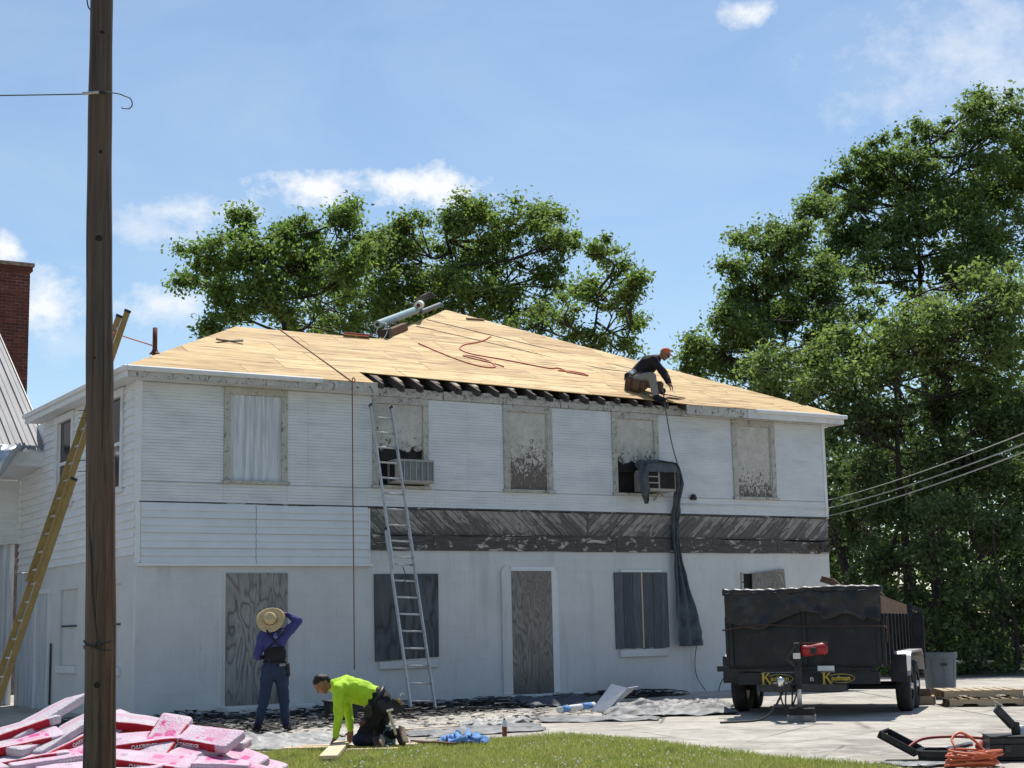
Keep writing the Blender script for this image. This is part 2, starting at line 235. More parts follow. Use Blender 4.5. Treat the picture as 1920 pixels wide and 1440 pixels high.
# --- people
plain('skin', (.30, .15, .095), .55, var=.15, bump=.05); plain('hair', (.012, .010, .009), .6, var=.3)
plain('hivis', (.45, .69, .03), .8, var=.22, scale=7, bump=.5, bscale=14, rand=0); plain('denim', (.018, .036, .08), .85, var=.3, scale=7, bump=.2); plain('purple_shirt', (.055, .055, .20), .85, var=.3, bump=.5, bscale=16)
plain('black_cloth', (.012, .012, .015), .85, var=.3); plain('khaki', (.27, .245, .215), .85, var=.2); plain('boot', (.05, .035, .028), .7, var=.3); plain('sole_tan', (.34, .25, .17), .8, var=.3)
plain('straw', (.58, .44, .24), .8, var=.15, scale=20, bump=.3, bscale=60); plain('orange_cap', (.62, .15, .07), .8, var=.15); plain('leather', (.13, .065, .04), .7, var=.3); plain('navy', (.012, .016, .05), .8, var=.3)
# --- shingle wrapper, printed film: white and pale pink top, magenta blocks, red long sides
def wrapper(name, base_stops, printed):
    k = NB(name); s = k.sep(); ax, ay = s[0], s[1]; c = k.ramp(k.noise(2.6, 4, .55), base_stops)
    if printed:   # magenta picture block near one end, small grey badge
        mp = k.n.new('ShaderNodeMapping'); mp.inputs['Scale'].default_value = (1, 1, 0); k.l.new(k.co(), mp.inputs[0]); v = k.n.new('ShaderNodeTexVoronoi'); v.distance = 'CHEBYCHEV'; v.inputs['Scale'].default_value = 8; k.l.new(mp.outputs[0], v.inputs['Vector'])
        blk = k.math('MULTIPLY', k.ramp(ax, [(.06, 0), (.09, 1)]), k.ramp(ax, [(.36, 1), (.38, 0)])); blk = k.math('MULTIPLY', blk, k.ramp(k.math('ABSOLUTE', ay), [(.10, 1), (.115, 0)])); c = k.mix(k.math('MULTIPLY', blk, k.ramp(v.outputs['Distance'], [(.36, .95), (.42, .25)])), c, (.64, .045, .26))
        bd = k.math('MULTIPLY', k.ramp(k.math('ABSOLUTE', k.math('ADD', ax, .2)), [(.03, 1), (.035, 0)]), k.ramp(k.math('ABSOLUTE', ay), [(.03, 1), (.035, 0)])); c = k.mix(k.math('MULTIPLY', bd, .6), c, (.30, .24, .30))
    else:         # rows of small grey print and a pink stripe
        ln = k.math('MULTIPLY', k.ramp(k.wave(9, .6, (.08, 1, 0), 2, 6, 'Y'), [(.62, 0), (.75, 1)]), k.ramp(k.noise(7, 3, .6, (1.5, .6, 0)), [(.45, 0), (.55, 1)])); c = k.mix(k.math('MULTIPLY', ln, .4), c, (.30, .27, .31)); c = k.mix(k.math('MULTIPLY', k.ramp(k.math('ABSOLUTE', k.math('SUBTRACT', ay, .05)), [(.03, 1), (.05, 0)]), .55), c, (.60, .25, .40))
    edge = k.ramp(k.math('ABSOLUTE', ay), [(.145, 0), (.150, 1)]); mid = k.ramp(k.math('ABSOLUTE', ax), [(.36, 1), (.375, 0)]); red = k.math('MULTIPLY', k.math('MULTIPLY', edge, mid), k.ramp(k.rnd(), [(.42, 0), (.43, 1)])); c = k.mix(red, c, (.44, .014, .03)); c = k.mix(k.ramp(k.noise(5, 6, .7), [(.58, 0), (.75, .35)]), c, (.34, .27, .29)); k.bump(k.math('ADD', k.noise(11, 6, .65, (1, 2.2, 1), .8), k.noise(40, 4, .6)), .9, .012); k.set(c, .42, 0, .2)
wrapper('wrapper', [(.3, (.62, .57, .62)), (.5, (.62, .42, .53)), (.66, (.62, .52, .59))], True); wrapper('wrapper_back', [(.3, (.56, .54, .56)), (.55, (.57, .49, .54)), (.7, (.56, .53, .56))], False)

# ------------------------------------------------------------------ geometry helpers
def tag(o, label=None, cat=None, group=None, kind=None):
    if label: o['label'] = label
    if cat: o['category'] = cat
    if group: o['group'] = group
    if kind: o['kind'] = kind
    return o
def link(name, me, parent=None, loc=(0, 0, 0), rot=None):
    o = bpy.data.objects.new(name, me); COL.objects.link(o); o.location = loc
    if rot is not None: o.rotation_euler = rot
    if parent: o.parent = parent
    return o
def empty(name, label, cat, loc=(0, 0, 0), rz=0, group=None, rot=None):
    o = link(name, None, None, loc, rot or (0, 0, rz)); o.empty_display_size = .2; return tag(o, label, cat, group)
class MB:
    def __init__(s): s.v = []; s.f = []
    def add(s, V, F):
        b = len(s.v); s.v += [tuple(p) for p in V]; s.f += [tuple(b + i for i in f) for f in F]; return s
    def box(s, x0, x1, y0, y1, z0, z1):
        return s.add([(x0, y0, z0), (x1, y0, z0), (x1, y1, z0), (x0, y1, z0), (x0, y0, z1), (x1, y0, z1), (x1, y1, z1), (x0, y1, z1)],
                     [(0, 3, 2, 1), (4, 5, 6, 7), (0, 1, 5, 4), (1, 2, 6, 5), (2, 3, 7, 6), (3, 0, 4, 7)])
    def bar(s, p, q, a, b, up=(0, 0, 1)):
        """rectangular bar from p to q, a wide (sideways), b high"""
        p, q = Vector(p), Vector(q); d = (q - p).normalized(); u = Vector(up)
        if abs(d.dot(u)) > .98: u = Vector((0, 1, 0))
        sd = d.cross(u).normalized(); u = sd.cross(d); sd *= a / 2; u *= b / 2
        return s.add([p - sd - u, p + sd - u, p + sd + u, p - sd + u, q - sd - u, q + sd - u, q + sd + u, q - sd + u],
                     [(0, 1, 2, 3), (7, 6, 5, 4), (0, 4, 5, 1), (1, 5, 6, 2), (2, 6, 7, 3), (3, 7, 4, 0)])
    def tube(s, pts, r, n=8, cap=True):
        pts = [Vector(p) for p in pts]; rs = r if isinstance(r, (list, tuple)) else [r] * len(pts); rings = []; u = None
        for i, p in enumerate(pts):
            d = (pts[min(i + 1, len(pts) - 1)] - pts[max(i - 1, 0)]).normalized()
            if u is None: u = d.cross(Vector((0, 0, 1)) if abs(d.z) < .9 else Vector((1, 0, 0))).normalized()
            else: u = (u - d * u.dot(d)).normalized()
            v = d.cross(u); rings.append([p + (u * math.cos(2 * math.pi * j / n) + v * math.sin(2 * math.pi * j / n)) * rs[i] for j in range(n)])
        V = [p for g in rings for p in g]; F = []
        for i in range(len(pts) - 1):
            for j in range(n): F.append((i * n + j, i * n + (j + 1) % n, (i + 1) * n + (j + 1) % n, (i + 1) * n + j))
        if cap: F.append(tuple(range(n - 1, -1, -1))); F.append(tuple((len(pts) - 1) * n + j for j in range(n)))
        return s.add(V, F)
    def prism(s, poly, fn0, fn1):
        """polygon (list of 2-tuples) mapped by fn0 / fn1 to the two faces"""
        n = len(poly); V = [fn0(*p) for p in poly] + [fn1(*p) for p in poly]
        return s.add(V, [tuple(range(n - 1, -1, -1)), tuple(range(n, 2 * n))] + [(i, (i + 1) % n, n + (i + 1) % n, n + i) for i in range(n)])
    def mesh(s, name, mat, smooth=False, bevel=0, seg=1):
        me = bpy.data.meshes.new(name); me.from_pydata(s.v, [], s.f)
        bm = bmesh.new(); bm.from_mesh(me); bmesh.ops.recalc_face_normals(bm, faces=bm.faces[:])
        if bevel: bmesh.ops.bevel(bm, geom=bm.edges[:], offset=bevel, segments=seg, affect='EDGES', clamp_overlap=True)
        if smooth:
            for f in bm.faces: f.smooth = True
        bm.to_mesh(me); bm.free(); me.materials.append(MATS[mat]); return me
    def build(s, name, mat, parent=None, loc=(0, 0, 0), rot=None, smooth=False, bevel=0, seg=1):
        return link(name, s.mesh(name, mat, smooth, bevel, seg), parent, loc, rot)
def np_mesh(name, V, F, mat, smooth=False):
    me = bpy.data.meshes.new(name); V = np.asarray(V, np.float32); F = np.asarray(F, np.int32); k = F.shape[1]
    me.vertices.add(len(V)); me.vertices.foreach_set('co', V.ravel()); me.loops.add(F.size); me.loops.foreach_set('vertex_index', F.ravel())
    me.polygons.add(len(F)); me.polygons.foreach_set('loop_start', np.arange(len(F), dtype=np.int32) * k)
    if smooth: me.polygons.foreach_set('use_smooth', np.ones(len(F), bool))
    me.update(calc_edges=True); me.materials.append(MATS[mat]); return me
def text_mesh(s, size, mat, extrude=.001):
    c = bpy.data.curves.new('lettering', 'FONT'); c.body = s; c.size = size; c.extrude = extrude; c.offset = size * .022; c.align_x = 'CENTER'; c.align_y = 'CENTER'
    o = bpy.data.objects.new('lettering', c); COL.objects.link(o); dg = bpy.context.evaluated_depsgraph_get()
    me = bpy.data.meshes.new_from_object(o.evaluated_get(dg)); bpy.data.objects.remove(o); me.materials.clear(); me.materials.append(MATS[mat]); return me
def curve_pts(P, n=8):
    """Catmull-Rom through the control points"""
    P = [Vector(p) for p in P]; out = []
    for i in range(len(P) - 1):
        a, b, c, d = P[max(i - 1, 0)], P[i], P[i + 1], P[min(i + 2, len(P) - 1)]
        for j in range(n):
            t = j / n; out.append(.5 * ((2 * b) + (c - a) * t + (2 * a - 5 * b + 4 * c - d) * t * t + (3 * b - a - 3 * c + d) * t ** 3))
    return out + [P[-1]]
def copy_tree(o, parent=None, **kw):
    c = o.copy(); COL.objects.link(c); c.parent = parent
    for ch in o.children: copy_tree(ch, c)
    return c
HX, HY, HA = -6.2384, 25.4227, .552
EX = Vector((math.cos(HA), math.sin(HA), 0)); EY = Vector((-math.sin(HA), math.cos(HA), 0))
def HL(x, y, z=0): return Vector((HX, HY, 0)) + EX * x + EY * y + Vector((0, 0, z))

# ------------------------------------------------------------------ ground
def sheet(name, poly, z, mat, sub=0):
    me = bpy.data.meshes.new(name); me.from_pydata([(x, y, z) for x, y in poly], [], [tuple(range(len(poly)))]); me.materials.append(MATS[mat])
    return tag(link(name, me), kind='structure')
sheet('ground', [(-900, -300), (900, -300), (900, 1500), (-900, 1500)], 0, 'ground_mat')
pv = [(-30, 8), (30, 8), (30, 33), (20, 35.2), (14, 36.0), (10.7, 35.8), (9.8, 35.6), (8.5, 37), (8, 45), (-30, 45)]
sheet('pavement', pv, .004, 'pavement_mat')
LAWN = [(-8, -5), (5.5, -5), (4.3, 12), (3.45, 14.9), (3.0, 15.4), (2.6, 16.1), (1.95, 17.71), (1.45, 18.8), (1.0, 19.65), (.6, 19.95), (.17, 19.83), (-.5, 19.3), (-1.37, 18.79), (-2.2, 18.4), (-3.09, 18.0), (-4.0, 17.4), (-8, 17)]
sheet('lawn', LAWN, .012, 'lawn_mat')
def inside(px, py, poly):
    c = np.zeros(len(px), bool); j = len(poly) - 1
    for i in range(len(poly)):
        xi, yi = poly[i]; xj, yj = poly[j]; m = ((yi > py) != (yj > py)) & (px < (xj - xi) * (py - yi) / (yj - yi + 1e-12) + xi); c ^= m; j = i
    return c
n = 130000; gx = RNG.uniform(-4.2, 4.2, n); gy = RNG.uniform(13.2, 20.4, n)
jit = RNG.normal(0, .05, n); kp = inside(gx + jit, gy + RNG.normal(0, .06, n), LAWN); gx, gy = gx[kp], gy[kp]; n = len(gx)
pat = np.array([noise.noise((x * .9, y * .9, 3.1)) + .5 * noise.noise((x * 3, y * 3, 1.)) for x, y in zip(gx, gy)])
gh = RNG.uniform(.03, .065, n) * (1 + .55 * np.clip(pat, -.6, 1)); ga = RNG.uniform(0, 2 * np.pi, n); gw = RNG.uniform(.004, .008, n); ln = RNG.normal(0, .5, (n, 2)) * gh[:, None]
V = np.zeros((n, 3, 3)); V[:, 0] = np.c_[gx - np.cos(ga) * gw, gy - np.sin(ga) * gw, np.full(n, .01)]; V[:, 1] = np.c_[gx + np.cos(ga) * gw, gy + np.sin(ga) * gw, np.full(n, .01)]; V[:, 2] = np.c_[gx + ln[:, 0], gy + ln[:, 1], .01 + gh]
tag(link('grass', np_mesh('grass', V.reshape(-1, 3), np.arange(n * 3).reshape(n, 3), 'grass_blade')), 'short sunlit green grass on the front lawn', 'grass', kind='stuff')
m = 240; cx_ = RNG.uniform(-2, 3.4, m * 4); cy_ = RNG.uniform(14.5, 19.8, m * 4); kp = inside(cx_, cy_, LAWN) & (np.array([noise.noise((x, y, 8.)) for x, y in zip(cx_, cy_)]) > -.05); cx_, cy_ = cx_[kp][:m], cy_[kp][:m]
b = MB(); oc = [(1, 0, 0), (-1, 0, 0), (0, 1, 0), (0, -1, 0), (0, 0, 1), (0, 0, -1)]
for x, y in zip(cx_, cy_):
    r_ = random.uniform(.007, .013); b.add([(x + a * r_, y + c * r_, .065 + d * r_) for a, c, d in oc], [(0, 2, 4), (2, 1, 4), (1, 3, 4), (3, 0, 4), (2, 0, 5), (1, 2, 5), (3, 1, 5), (0, 3, 5)])
tag(b.build('clover_flowers', 'label_white'), 'tiny white clover heads scattered over the lawn', 'clover', kind='stuff')

# ------------------------------------------------------------------ house
W_, ZB, OV, ZR, SL = 15.275, 3.56, .308, 5.787, .4686
house = empty('house', 'white two-storey house with peeling boarded windows and bare wooden roof deck', 'house', (HX, HY, 0), HA)
rz = lambda y: ZR + SL * (y + OV)
MB().box(.14, W_ - .1, .16, 5.9, 0, 5.72).box(3.1, W_ - .102, 5.9, 11.9, 0, 5.71).build('wall_core', 'block_paint_wall', house)
# --- painted block wall, ground floor front
WIN = [(1.49, 2.66), (4.32, 5.47), (7.09, 8.20), (9.62, 10.77), (12.69, 13.86)]; WZ = (3.91, 5.58)
MB().box(0.0, W_, .0025, .16, 0, 2.80).build('mortar', 'block_paint_wall', house)
meshes = {}
def block_me(wd):
    key = round(wd, 3)
    if key not in meshes: meshes[key] = MB().box(0, wd, 0, .1, 0, .1965).mesh('block', 'block_paint', bevel=.002)
    return meshes[key]
cells = []
for r_ in range(14):
    x = -.2 if r_ % 2 else 0
    while x < W_ - .02:
        a, c = max(x, 0) + .0015, min(x + .4, W_) - .0015
        if c - a > .05: cells.append((a, c, r_ * .2 + .004))
        x += .4
cov = [(1.55, 2.66, 0, 2.37), (4.34, 5.62, .84, 2.36), (7.19, 8.1, .11, 2.41), (9.57, 10.87, .9, 2.38)]
cells = [q for q in cells if not any(q[0] > u0 and q[1] < u1 and q[2] > v0 and q[2] + .2 < v1 for u0, u1, v0, v1 in cov) and not (q[1] < 4.2 and q[2] > 2.55)]
cells.sort(key=lambda q: q[0])
for a, c, z in cells[:290]: link('block', block_me(c - a), house, (a, 0, z))
b = MB()
for a, c, z in cells[290:]: b.box(a, c, 0, .1, z, z + .1965)
tag(b.build('block_wall', 'block_paint', house), kind='stuff')
# --- narrow clapboard courses of the upper floor, front
segs = []; xs = [0.05] + [v for u in WIN for v in u] + [W_ - .05]
def courses(b, x0, x1, z0, z1, h=.0535):
    z = z0
    while z < z1 - .012:
        t = min(z + h, z1); wv = lambda: random.uniform(-.0012, .0012); o1, o2 = wv(), wv()
        b.add([(x0, -.036 + o1, z), (x1, -.036 + o2, z), (x1, .02, z), (x0, .02, z), (x0, -.004, t), (x1, -.004, t), (x1, .02, t), (x0, .02, t)], [(0, 3, 2, 1), (4, 5, 6, 7), (0, 1, 5, 4), (1, 2, 6, 5), (2, 3, 7, 6), (3, 0, 4, 7)]); z = t
b = MB()
for i in range(0, len(xs), 2):
    a, c = xs[i], xs[i + 1]; cut = [a] + [q for q in (3.05, 6.3, 9.0, 11.9) if a + .3 < q < c - .3] + [c]
    for u, v in zip(cut, cut[1:]): courses(b, u, v - .003, WZ[0], 5.585)
cut = [.05, 1.49, 2.66, 4.2, 5.6, 7.1, 8.3, 9.7, 10.9, 12.7, W_ - .05]
for u, v in zip(cut, cut[1:]): courses(b, u, v - .003, ZB + .015, WZ[0])
tag(b.build('clapboard_courses', 'siding_white', house), 'narrow white clapboard courses with worn grimy paint', kind='stuff')
MB().box(.05, W_ - .05, .02, .16, ZB, WZ[0]).build('wall_backing', 'siding_white', house)
b = MB()
for i in range(0, len(xs), 2): b.box(xs[i], xs[i + 1], .02, .16, WZ[0] + .001, 5.6)
b.build('wall_backing', 'siding_white', house)
for x in (0, W_): MB().box(x - .055 if x == 0 else x - .05, x + .05 if x == 0 else x + .03, -.03, .06, ZB - .02, 5.6).build('corner_trim', 'clean_white', house, bevel=.004)
MB().box(-.03, .05, -.035, .03, 2.55, ZB - .021).build('corner_trim', 'clean_white', house, bevel=.004)
for a, c, m_ in ((0.03, 4.3, 'white_paint'), (4.31, 8.4, 'peel_trim'), (8.41, 11.4, 'peel_trim'), (11.41, W_, 'white_paint')): MB().box(a, c, -.04, .03, 5.586, 5.71).build('frieze_board', m_, house, bevel=.004)
# ragged dark line where the siding stops
b = MB(); x = .02
while x < W_ - .05:
    l_ = random.uniform(.15, .5); t = random.uniform(.008, .03); b.box(x, min(x + l_, W_), -.02 - random.random() * .02, .01, ZB - t, ZB + .012); x += l_
b.build('rotten_batten', 'beam_rot', house)
# --- upper windows
def frame_bar(win, x0, x1, z0, z1, m_='peel_frame', y0=-.045, nm='casing'): return MB().box(x0, x1, y0, .05, z0, z1).build(nm, m_, win, bevel=.005)
def window(x0, x1, z0, z1, ft=.13, fs=.115, kind='peel_board'):
    win = link('window', None, house)
    frame_bar(win, x0, x0 + fs, z0 + .05, z1 - ft); frame_bar(win, x1 - fs, x1, z0 + .05, z1 - ft); frame_bar(win, x0, x1, z1 - ft + .002, z1, y0=-.05); MB().box(x0 - .03, x1 + .03, -.085, .05, z0 - .01, z0 + .048).build('sill', 'peel_frame', win, bevel=.006)
    return win
for i, (x0, x1) in enumerate(WIN):
    win = window(x0, x1, *WZ); a, c = x0 + .115, x1 - .115
    if i == 0:
        b = MB(); xs_ = np.linspace(a, c, 41); prof = lambda q: -.02 + .012 * (abs(((q - a) / .16) % 1 - .5) < .13) - .004 * math.sin(q * 31)
        V = [(x, -prof(x) - .03, 3.965) for x in xs_] + [(x, -prof(x) - .03, 5.45 + random.uniform(-.004, .004)) for x in xs_]; b.add(V, [(j, j + 1, 42 + j, 41 + j) for j in range(40)])
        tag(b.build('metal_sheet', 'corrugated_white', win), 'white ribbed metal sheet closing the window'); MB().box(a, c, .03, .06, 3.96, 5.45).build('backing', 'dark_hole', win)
    elif i in (1, 3):
        lo = 4.62 if i == 1 else 4.58
        rag = [(a, 5.45), (a, lo + .05)] + [(a + (c - a) * t, lo + random.uniform(-.05, .07)) for t in np.linspace(.08, .92, 12)] + [(c, lo + .03), (c, 5.45)]
        MB().prism(rag, lambda x, z: (x, -.012, z), lambda x, z: (x, .006, z)).build('board', 'peel_board', win)
        MB().box(a, c, .10, .13, 3.96, 5.45).build('dark_opening', 'dark_hole', win); MB().box(a, c, .03, .05, lo - .2, lo + .1).build('sash_rail', 'tar_scrap', win)  # near-black panel painted in for the unlit room behind the torn board
    else:
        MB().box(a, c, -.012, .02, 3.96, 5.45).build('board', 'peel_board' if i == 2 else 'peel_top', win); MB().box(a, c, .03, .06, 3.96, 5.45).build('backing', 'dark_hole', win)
        for x in (a, c - .028): MB().box(x, x + .028, -.03, -.013, 3.96, 5.45).build('stop_bead', 'peel_frame', win)
# --- ground-floor boards
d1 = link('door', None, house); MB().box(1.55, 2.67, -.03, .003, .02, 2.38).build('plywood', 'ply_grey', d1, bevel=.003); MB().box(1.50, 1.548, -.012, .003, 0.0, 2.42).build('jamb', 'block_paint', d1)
MB().box(1.42, 2.98, -.5, -.001, 0, .17).build('step', 'block_paint', d1, bevel=.012)
w1 = link('window', None, house); MB().prism([(4.345, .82), (5.625, .87), (5.635, 2.365), (4.335, 2.36)], lambda x, z: (x, -.032, z), lambda x, z: (x, .003, z)).build('plywood', 'ply_dark', w1); MB().box(4.42, 5.6, -.06, .003, .68, .81).build('sill', 'block_paint', w1, bevel=.008)
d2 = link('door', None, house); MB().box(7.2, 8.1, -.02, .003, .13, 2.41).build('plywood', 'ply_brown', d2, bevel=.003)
arch = [(6.98, .13), (7.19, .13), (7.19, 2.44), (7.15, 2.5), (7.08, 2.51), (7.01, 2.47), (6.98, 2.38)]
MB().prism(arch, lambda x, z: (x, -.045, z), lambda x, z: (x, .003, z)).build('jamb', 'block_paint', d2, bevel=.006); MB().prism([(8.105, .13), (8.25, .13), (8.25, 2.35), (8.17, 2.49), (7.2, 2.50), (7.2, 2.415), (8.105, 2.415)], lambda x, z: (x, -.025, z), lambda x, z: (x, .003, z)).build('lintel', 'clean_white', d2, bevel=.004)
MB().box(6.9, 8.5, -.45, -.001, 0, .125).build('step', 'block_paint', d2, bevel=.012)
w2 = link('window', None, house); x = 9.57
for i, wd in enumerate((.2, .25, .19, .035, .25, .2, .17)):
    MB().prism([(x + .003, .90 + random.uniform(-.01, .02)), (x + wd - .003, .90 + random.uniform(-.01, .02)), (x + wd - .003, 2.385), (x + .003, 2.385)], lambda x, z: (x, -.035 - (i % 2) * .004, z), lambda x, z: (x, .003, z)).build('board', 'new_lumber' if i == 3 else 'board_grey_dark', w2); x += wd
MB().box(9.65, 10.82, -.06, .003, .74, .885).build('sill', 'block_paint', w2, bevel=.008); MB().box(9.72, 10.72, -.05, .003, 2.39, 2.43).build('lintel', 'clean_white', w2)
w3 = link('window', None, house); MB().box(12.82, 13.9, -.012, .003, .9, 2.36).build('opening', 'dark_hole', w3); MB().box(12.79, 12.84, -.03, -.013, .9, 2.38).build('jamb', 'peel_frame', w3)  # near-black panel on the wall, painting in the dark interior
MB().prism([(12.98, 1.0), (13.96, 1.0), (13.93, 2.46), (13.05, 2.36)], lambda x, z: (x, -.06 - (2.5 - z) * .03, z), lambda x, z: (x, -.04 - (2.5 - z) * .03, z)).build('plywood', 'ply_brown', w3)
# --- steel siding panels at the left of the band
for r_ in range(4):
    for a, c in ((.052, 2.068), (2.08, 4.215)):
        z0 = 2.545 + r_ * .2515; b = MB(); h = .2505
        P = [(-.062, 0), (-.066, .012), (-.040, .105), (-.058, .122), (-.060, .132), (-.036, .235), (-.030, h), (-.01, h), (-.01, 0)]
        b.prism(P, lambda y, z: (a, y, z0 + z), lambda y, z: (c, y, z0 + z)).build('siding_panel', 'vinyl', house)
MB().box(-.01, 4.3, -.075, .0, 2.495, 2.544).build('bottom_trim', 'clean_white', house, bevel=.004); MB().box(4.2151, 4.245, -.06, .0, 2.545, ZB - .03).build('end_trim', 'clean_white', house)
# --- weathered diagonal boards and beam
def clip(poly, nx, ny, d):
    out = []
    for i in range(len(poly)):
        p, q = poly[i], poly[(i + 1) % len(poly)]; a, c = nx * p[0] + ny * p[1] - d, nx * q[0] + ny * q[1] - d
        if a <= 0: out.append(p)
        if (a < 0) != (c < 0) and a != c: t = a / (a - c); out.append((p[0] + (q[0] - p[0]) * t, p[1] + (q[1] - p[1]) * t))
    return out
MB().box(4.25, W_, .012, .16, 2.8, ZB - .035).build('band_backing', 'dark_hole', house)
za, zt = 3.095, 3.53
for side, lo, hi in ((-1, 4.25, 8.97), (1, 8.97, W_)):
    x = lo - 1
    while x < hi + .6:
        wd = random.uniform(.13, .19); sh = .5 * side; poly = [(x, za), (x + wd - .012, za), (x + wd - .012 + sh, zt), (x + sh, zt)]
        poly = clip(clip(poly, -1, 0, -lo - .004), 1, 0, hi - .004); x += wd
        if len(poly) < 3 or max(p[0] for p in poly) - min(p[0] for p in poly) < .04: continue
        ph = math.atan2(-(zt - za), sh); cxm = sum(p[0] for p in poly) / len(poly); czm = sum(p[1] for p in poly) / len(poly); cs, sn = math.cos(ph), math.sin(ph)
        lp = [((p[0] - cxm) * cs - (p[1] - czm) * sn, (p[0] - cxm) * sn + (p[1] - czm) * cs) for p in poly]; dy = random.uniform(-.012, .004)
        MB().prism(lp, lambda u, v: (u, -.012, v), lambda u, v: (u, .012, v)).build('diagonal_board', 'diag_board', house, (cxm, dy - .002, czm), (0, ph, 0), bevel=.002)
x = 4.25
for l_ in (1.3, 2.2, 1.9, 2.4, 1.75, 1.48):
    e = min(x + l_, W_); pts = [(x + .004, 2.785)] + [(x + (e - x) * t, 2.785 + random.uniform(-.012, .006)) for t in (.25, .5, .75)] + [(e - .004, 2.785), (e - .004, 3.07)] + [(x + (e - x) * t, 3.07 + random.uniform(-.03, .01) * (3 if x > 13 else 1)) for t in (.8, .55, .3)] + [(x + .004, 3.075)]
    MB().prism(pts, lambda u, v: (u, -.03, v), lambda u, v: (u, .011, v)).build('beam_board', 'beam_rot', house); x = e
for i in range(7): u = W_ - .62 + i * .09; MB().bar((u, -.04, 2.86 + random.uniform(-.05, .12)), (u + .3 * random.random(), -.06, 2.86 + random.uniform(-.05, .15)), .03, .05).build('rotten_splinter', 'rafter_wood', house)
MB().box(4.25, W_, -.038, .0, 3.071, 3.093).build('ledge', 'beam_rot', house)
# --- left wall
def lb(b, y0, y1, z0, z1, x0=-.0, x1=.14): return b.box(x0, x1, y0, y1, z0, z1)
LOW = [(.78, 1.92, .84, 2.24), (3.36, 4.52, .84, 2.24)]
b = MB(); ys = [.162, .78, 1.92, 3.36, 4.52, 6.2]
for i in range(0, 6, 2): lb(b, ys[i], ys[i + 1], 0, 2.70)
for y0, y1, z0, z1 in LOW: lb(b, y0 + .0005, y1 - .0005, 0, z0); lb(b, y0 + .0005, y1 - .0005, z1, 2.699)
b.build('side_wall', 'block_paint_wall', house)
for y0, y1, z0, z1 in LOW:
    wi = link('window', None, house); MB().box(.06, .13, y0 + .001, y1 - .001, z0 + .001, z1 - .001).build('infill', 'block_paint', wi)
    MB().box(-.06, .05, y0 - .05, y1 + .05, z0 - .13, z0 - .001).build('sill', 'clean_white', wi, bevel=.006); MB().box(.03, .059, y0 + .0015, y1 - .0015, 1.55, 1.58).build('crack_batten', 'dark_metal', wi)
UP = [(.84, 1.78, 3.84, 5.44), (3.88, 4.82, 3.84, 5.44)]
MB().box(.02, .14, .07, 7.7, 2.70, 5.62).build('wall_backing', 'siding_white', house); z = 2.69; i = 0
while z < 5.58:
    t = min(z + .146, 5.6); cuts = [.062, 7.68 if t < 4.75 else 5.9]
    if any(t > u[2] - .1 and z < u[3] + .02 for u in UP):
        cuts = [.062]
        for u in UP: cuts += [u[0] - .13, u[1] + .13]
        cuts.append(7.68 if t < 4.75 else 5.9)
    for j in range(0, len(cuts), 2):
        y0, y1 = cuts[j], cuts[j + 1]
        MB().add([(-.042, y0, z), (-.042, y1, z), (.015, y1, z), (.015, y0, z), (-.004, y0, t), (-.004, y1, t), (.015, y1, t), (.015, y0, t)], [(0, 3, 2, 1), (4, 5, 6, 7), (0, 1, 5, 4), (1, 2, 6, 5), (2, 3, 7, 6), (3, 0, 4, 7)]).build('clapboard', 'siding_white', house)
    z = t
for y0, y1, z0, z1 in UP:
    wi = link('window', None, house); MB().box(.01, .018, y0, y1, z0, z1).build('pane', 'window_glass', wi)
    for q in ((y0 - .13, y0, z0, z1), (y1, y1 + .13, z0, z1), (y0 - .13, y1 + .13, z1 + .001, z1 + .14)): MB().box(-.06, .02, *q).build('casing', 'white_paint', wi, bevel=.004)
    MB().box(-.075, .02, y0 - .16, y1 + .16, z0 - .06, z0 - .001).build('sill', 'white_paint', wi, bevel=.004)
    for q in ((y0, y0 + .045, z0, z1), (y1 - .045, y1, z0, z1), (y0 + .046, y1 - .046, (z0 + z1) / 2 - .03, (z0 + z1) / 2 + .03), (y0 + .046, y1 - .046, z0, z0 + .06)): MB().box(-.008, .009, *q).build('sash', 'clean_white', wi)
sd_ = link('door', None, house); MB().box(-.01, .002, 5.25, 6.15, 0.02, 2.2).build('panel', 'corrugated_white', sd_)
for q in ((5.16, 5.249, 0, 2.2), (6.151, 6.24, 0, 2.2), (5.1, 6.3, 2.201, 2.29)): MB().box(-.04, .002, *q).build('jamb', 'clean_white', sd_)
b = MB(); yy = 6.245
while yy < 7.7: b.box(-.03, .1, yy, yy + .045, 0, 2.67); b.box(-.01, .1, yy + .045, yy + .1, 0, 2.67); yy += .1
tag(b.build('corrugated_cladding', 'corrugated_white', house), kind='stuff')
MB().tube([(-.03, 5.0, .1), (-.03, 5.0, 1.25)], .02).build('standpipe', 'dark_metal', house)
# --- eaves
MB().box(-.30, -.0, -.302, 6.15, 5.60, 5.625).build('soffit', 'white_paint', house); MB().box(.001, 4.28, -.302, -.041, 5.60, 5.625).build('soffit', 'white_paint', house)
MB().box(-.335, -.301, -.336, 6.2, 5.59, 5.775).build('fascia', 'clean_white', house, bevel=.004); MB().box(-.3005, 4.28, -.336, -.303, 5.59, 5.775).build('fascia', 'peel_trim', house, bevel=.004)
MB().box(-.39, -.336, -.392, 6.22, 5.69, 5.785).build('crown_moulding', 'clean_white', house, bevel=.02); MB().box(-.335, 3.2, -.390, -.337, 5.69, 5.783).build('crown_moulding', 'white_paint', house, bevel=.02)
MB().box(11.5, W_ + .3, -.302, -.041, 5.60, 5.622).build('soffit', 'peel_trim', house); MB().box(W_, W_ + .3, -.04, 11.9, 5.60, 5.622).build('soffit', 'white_paint', house)
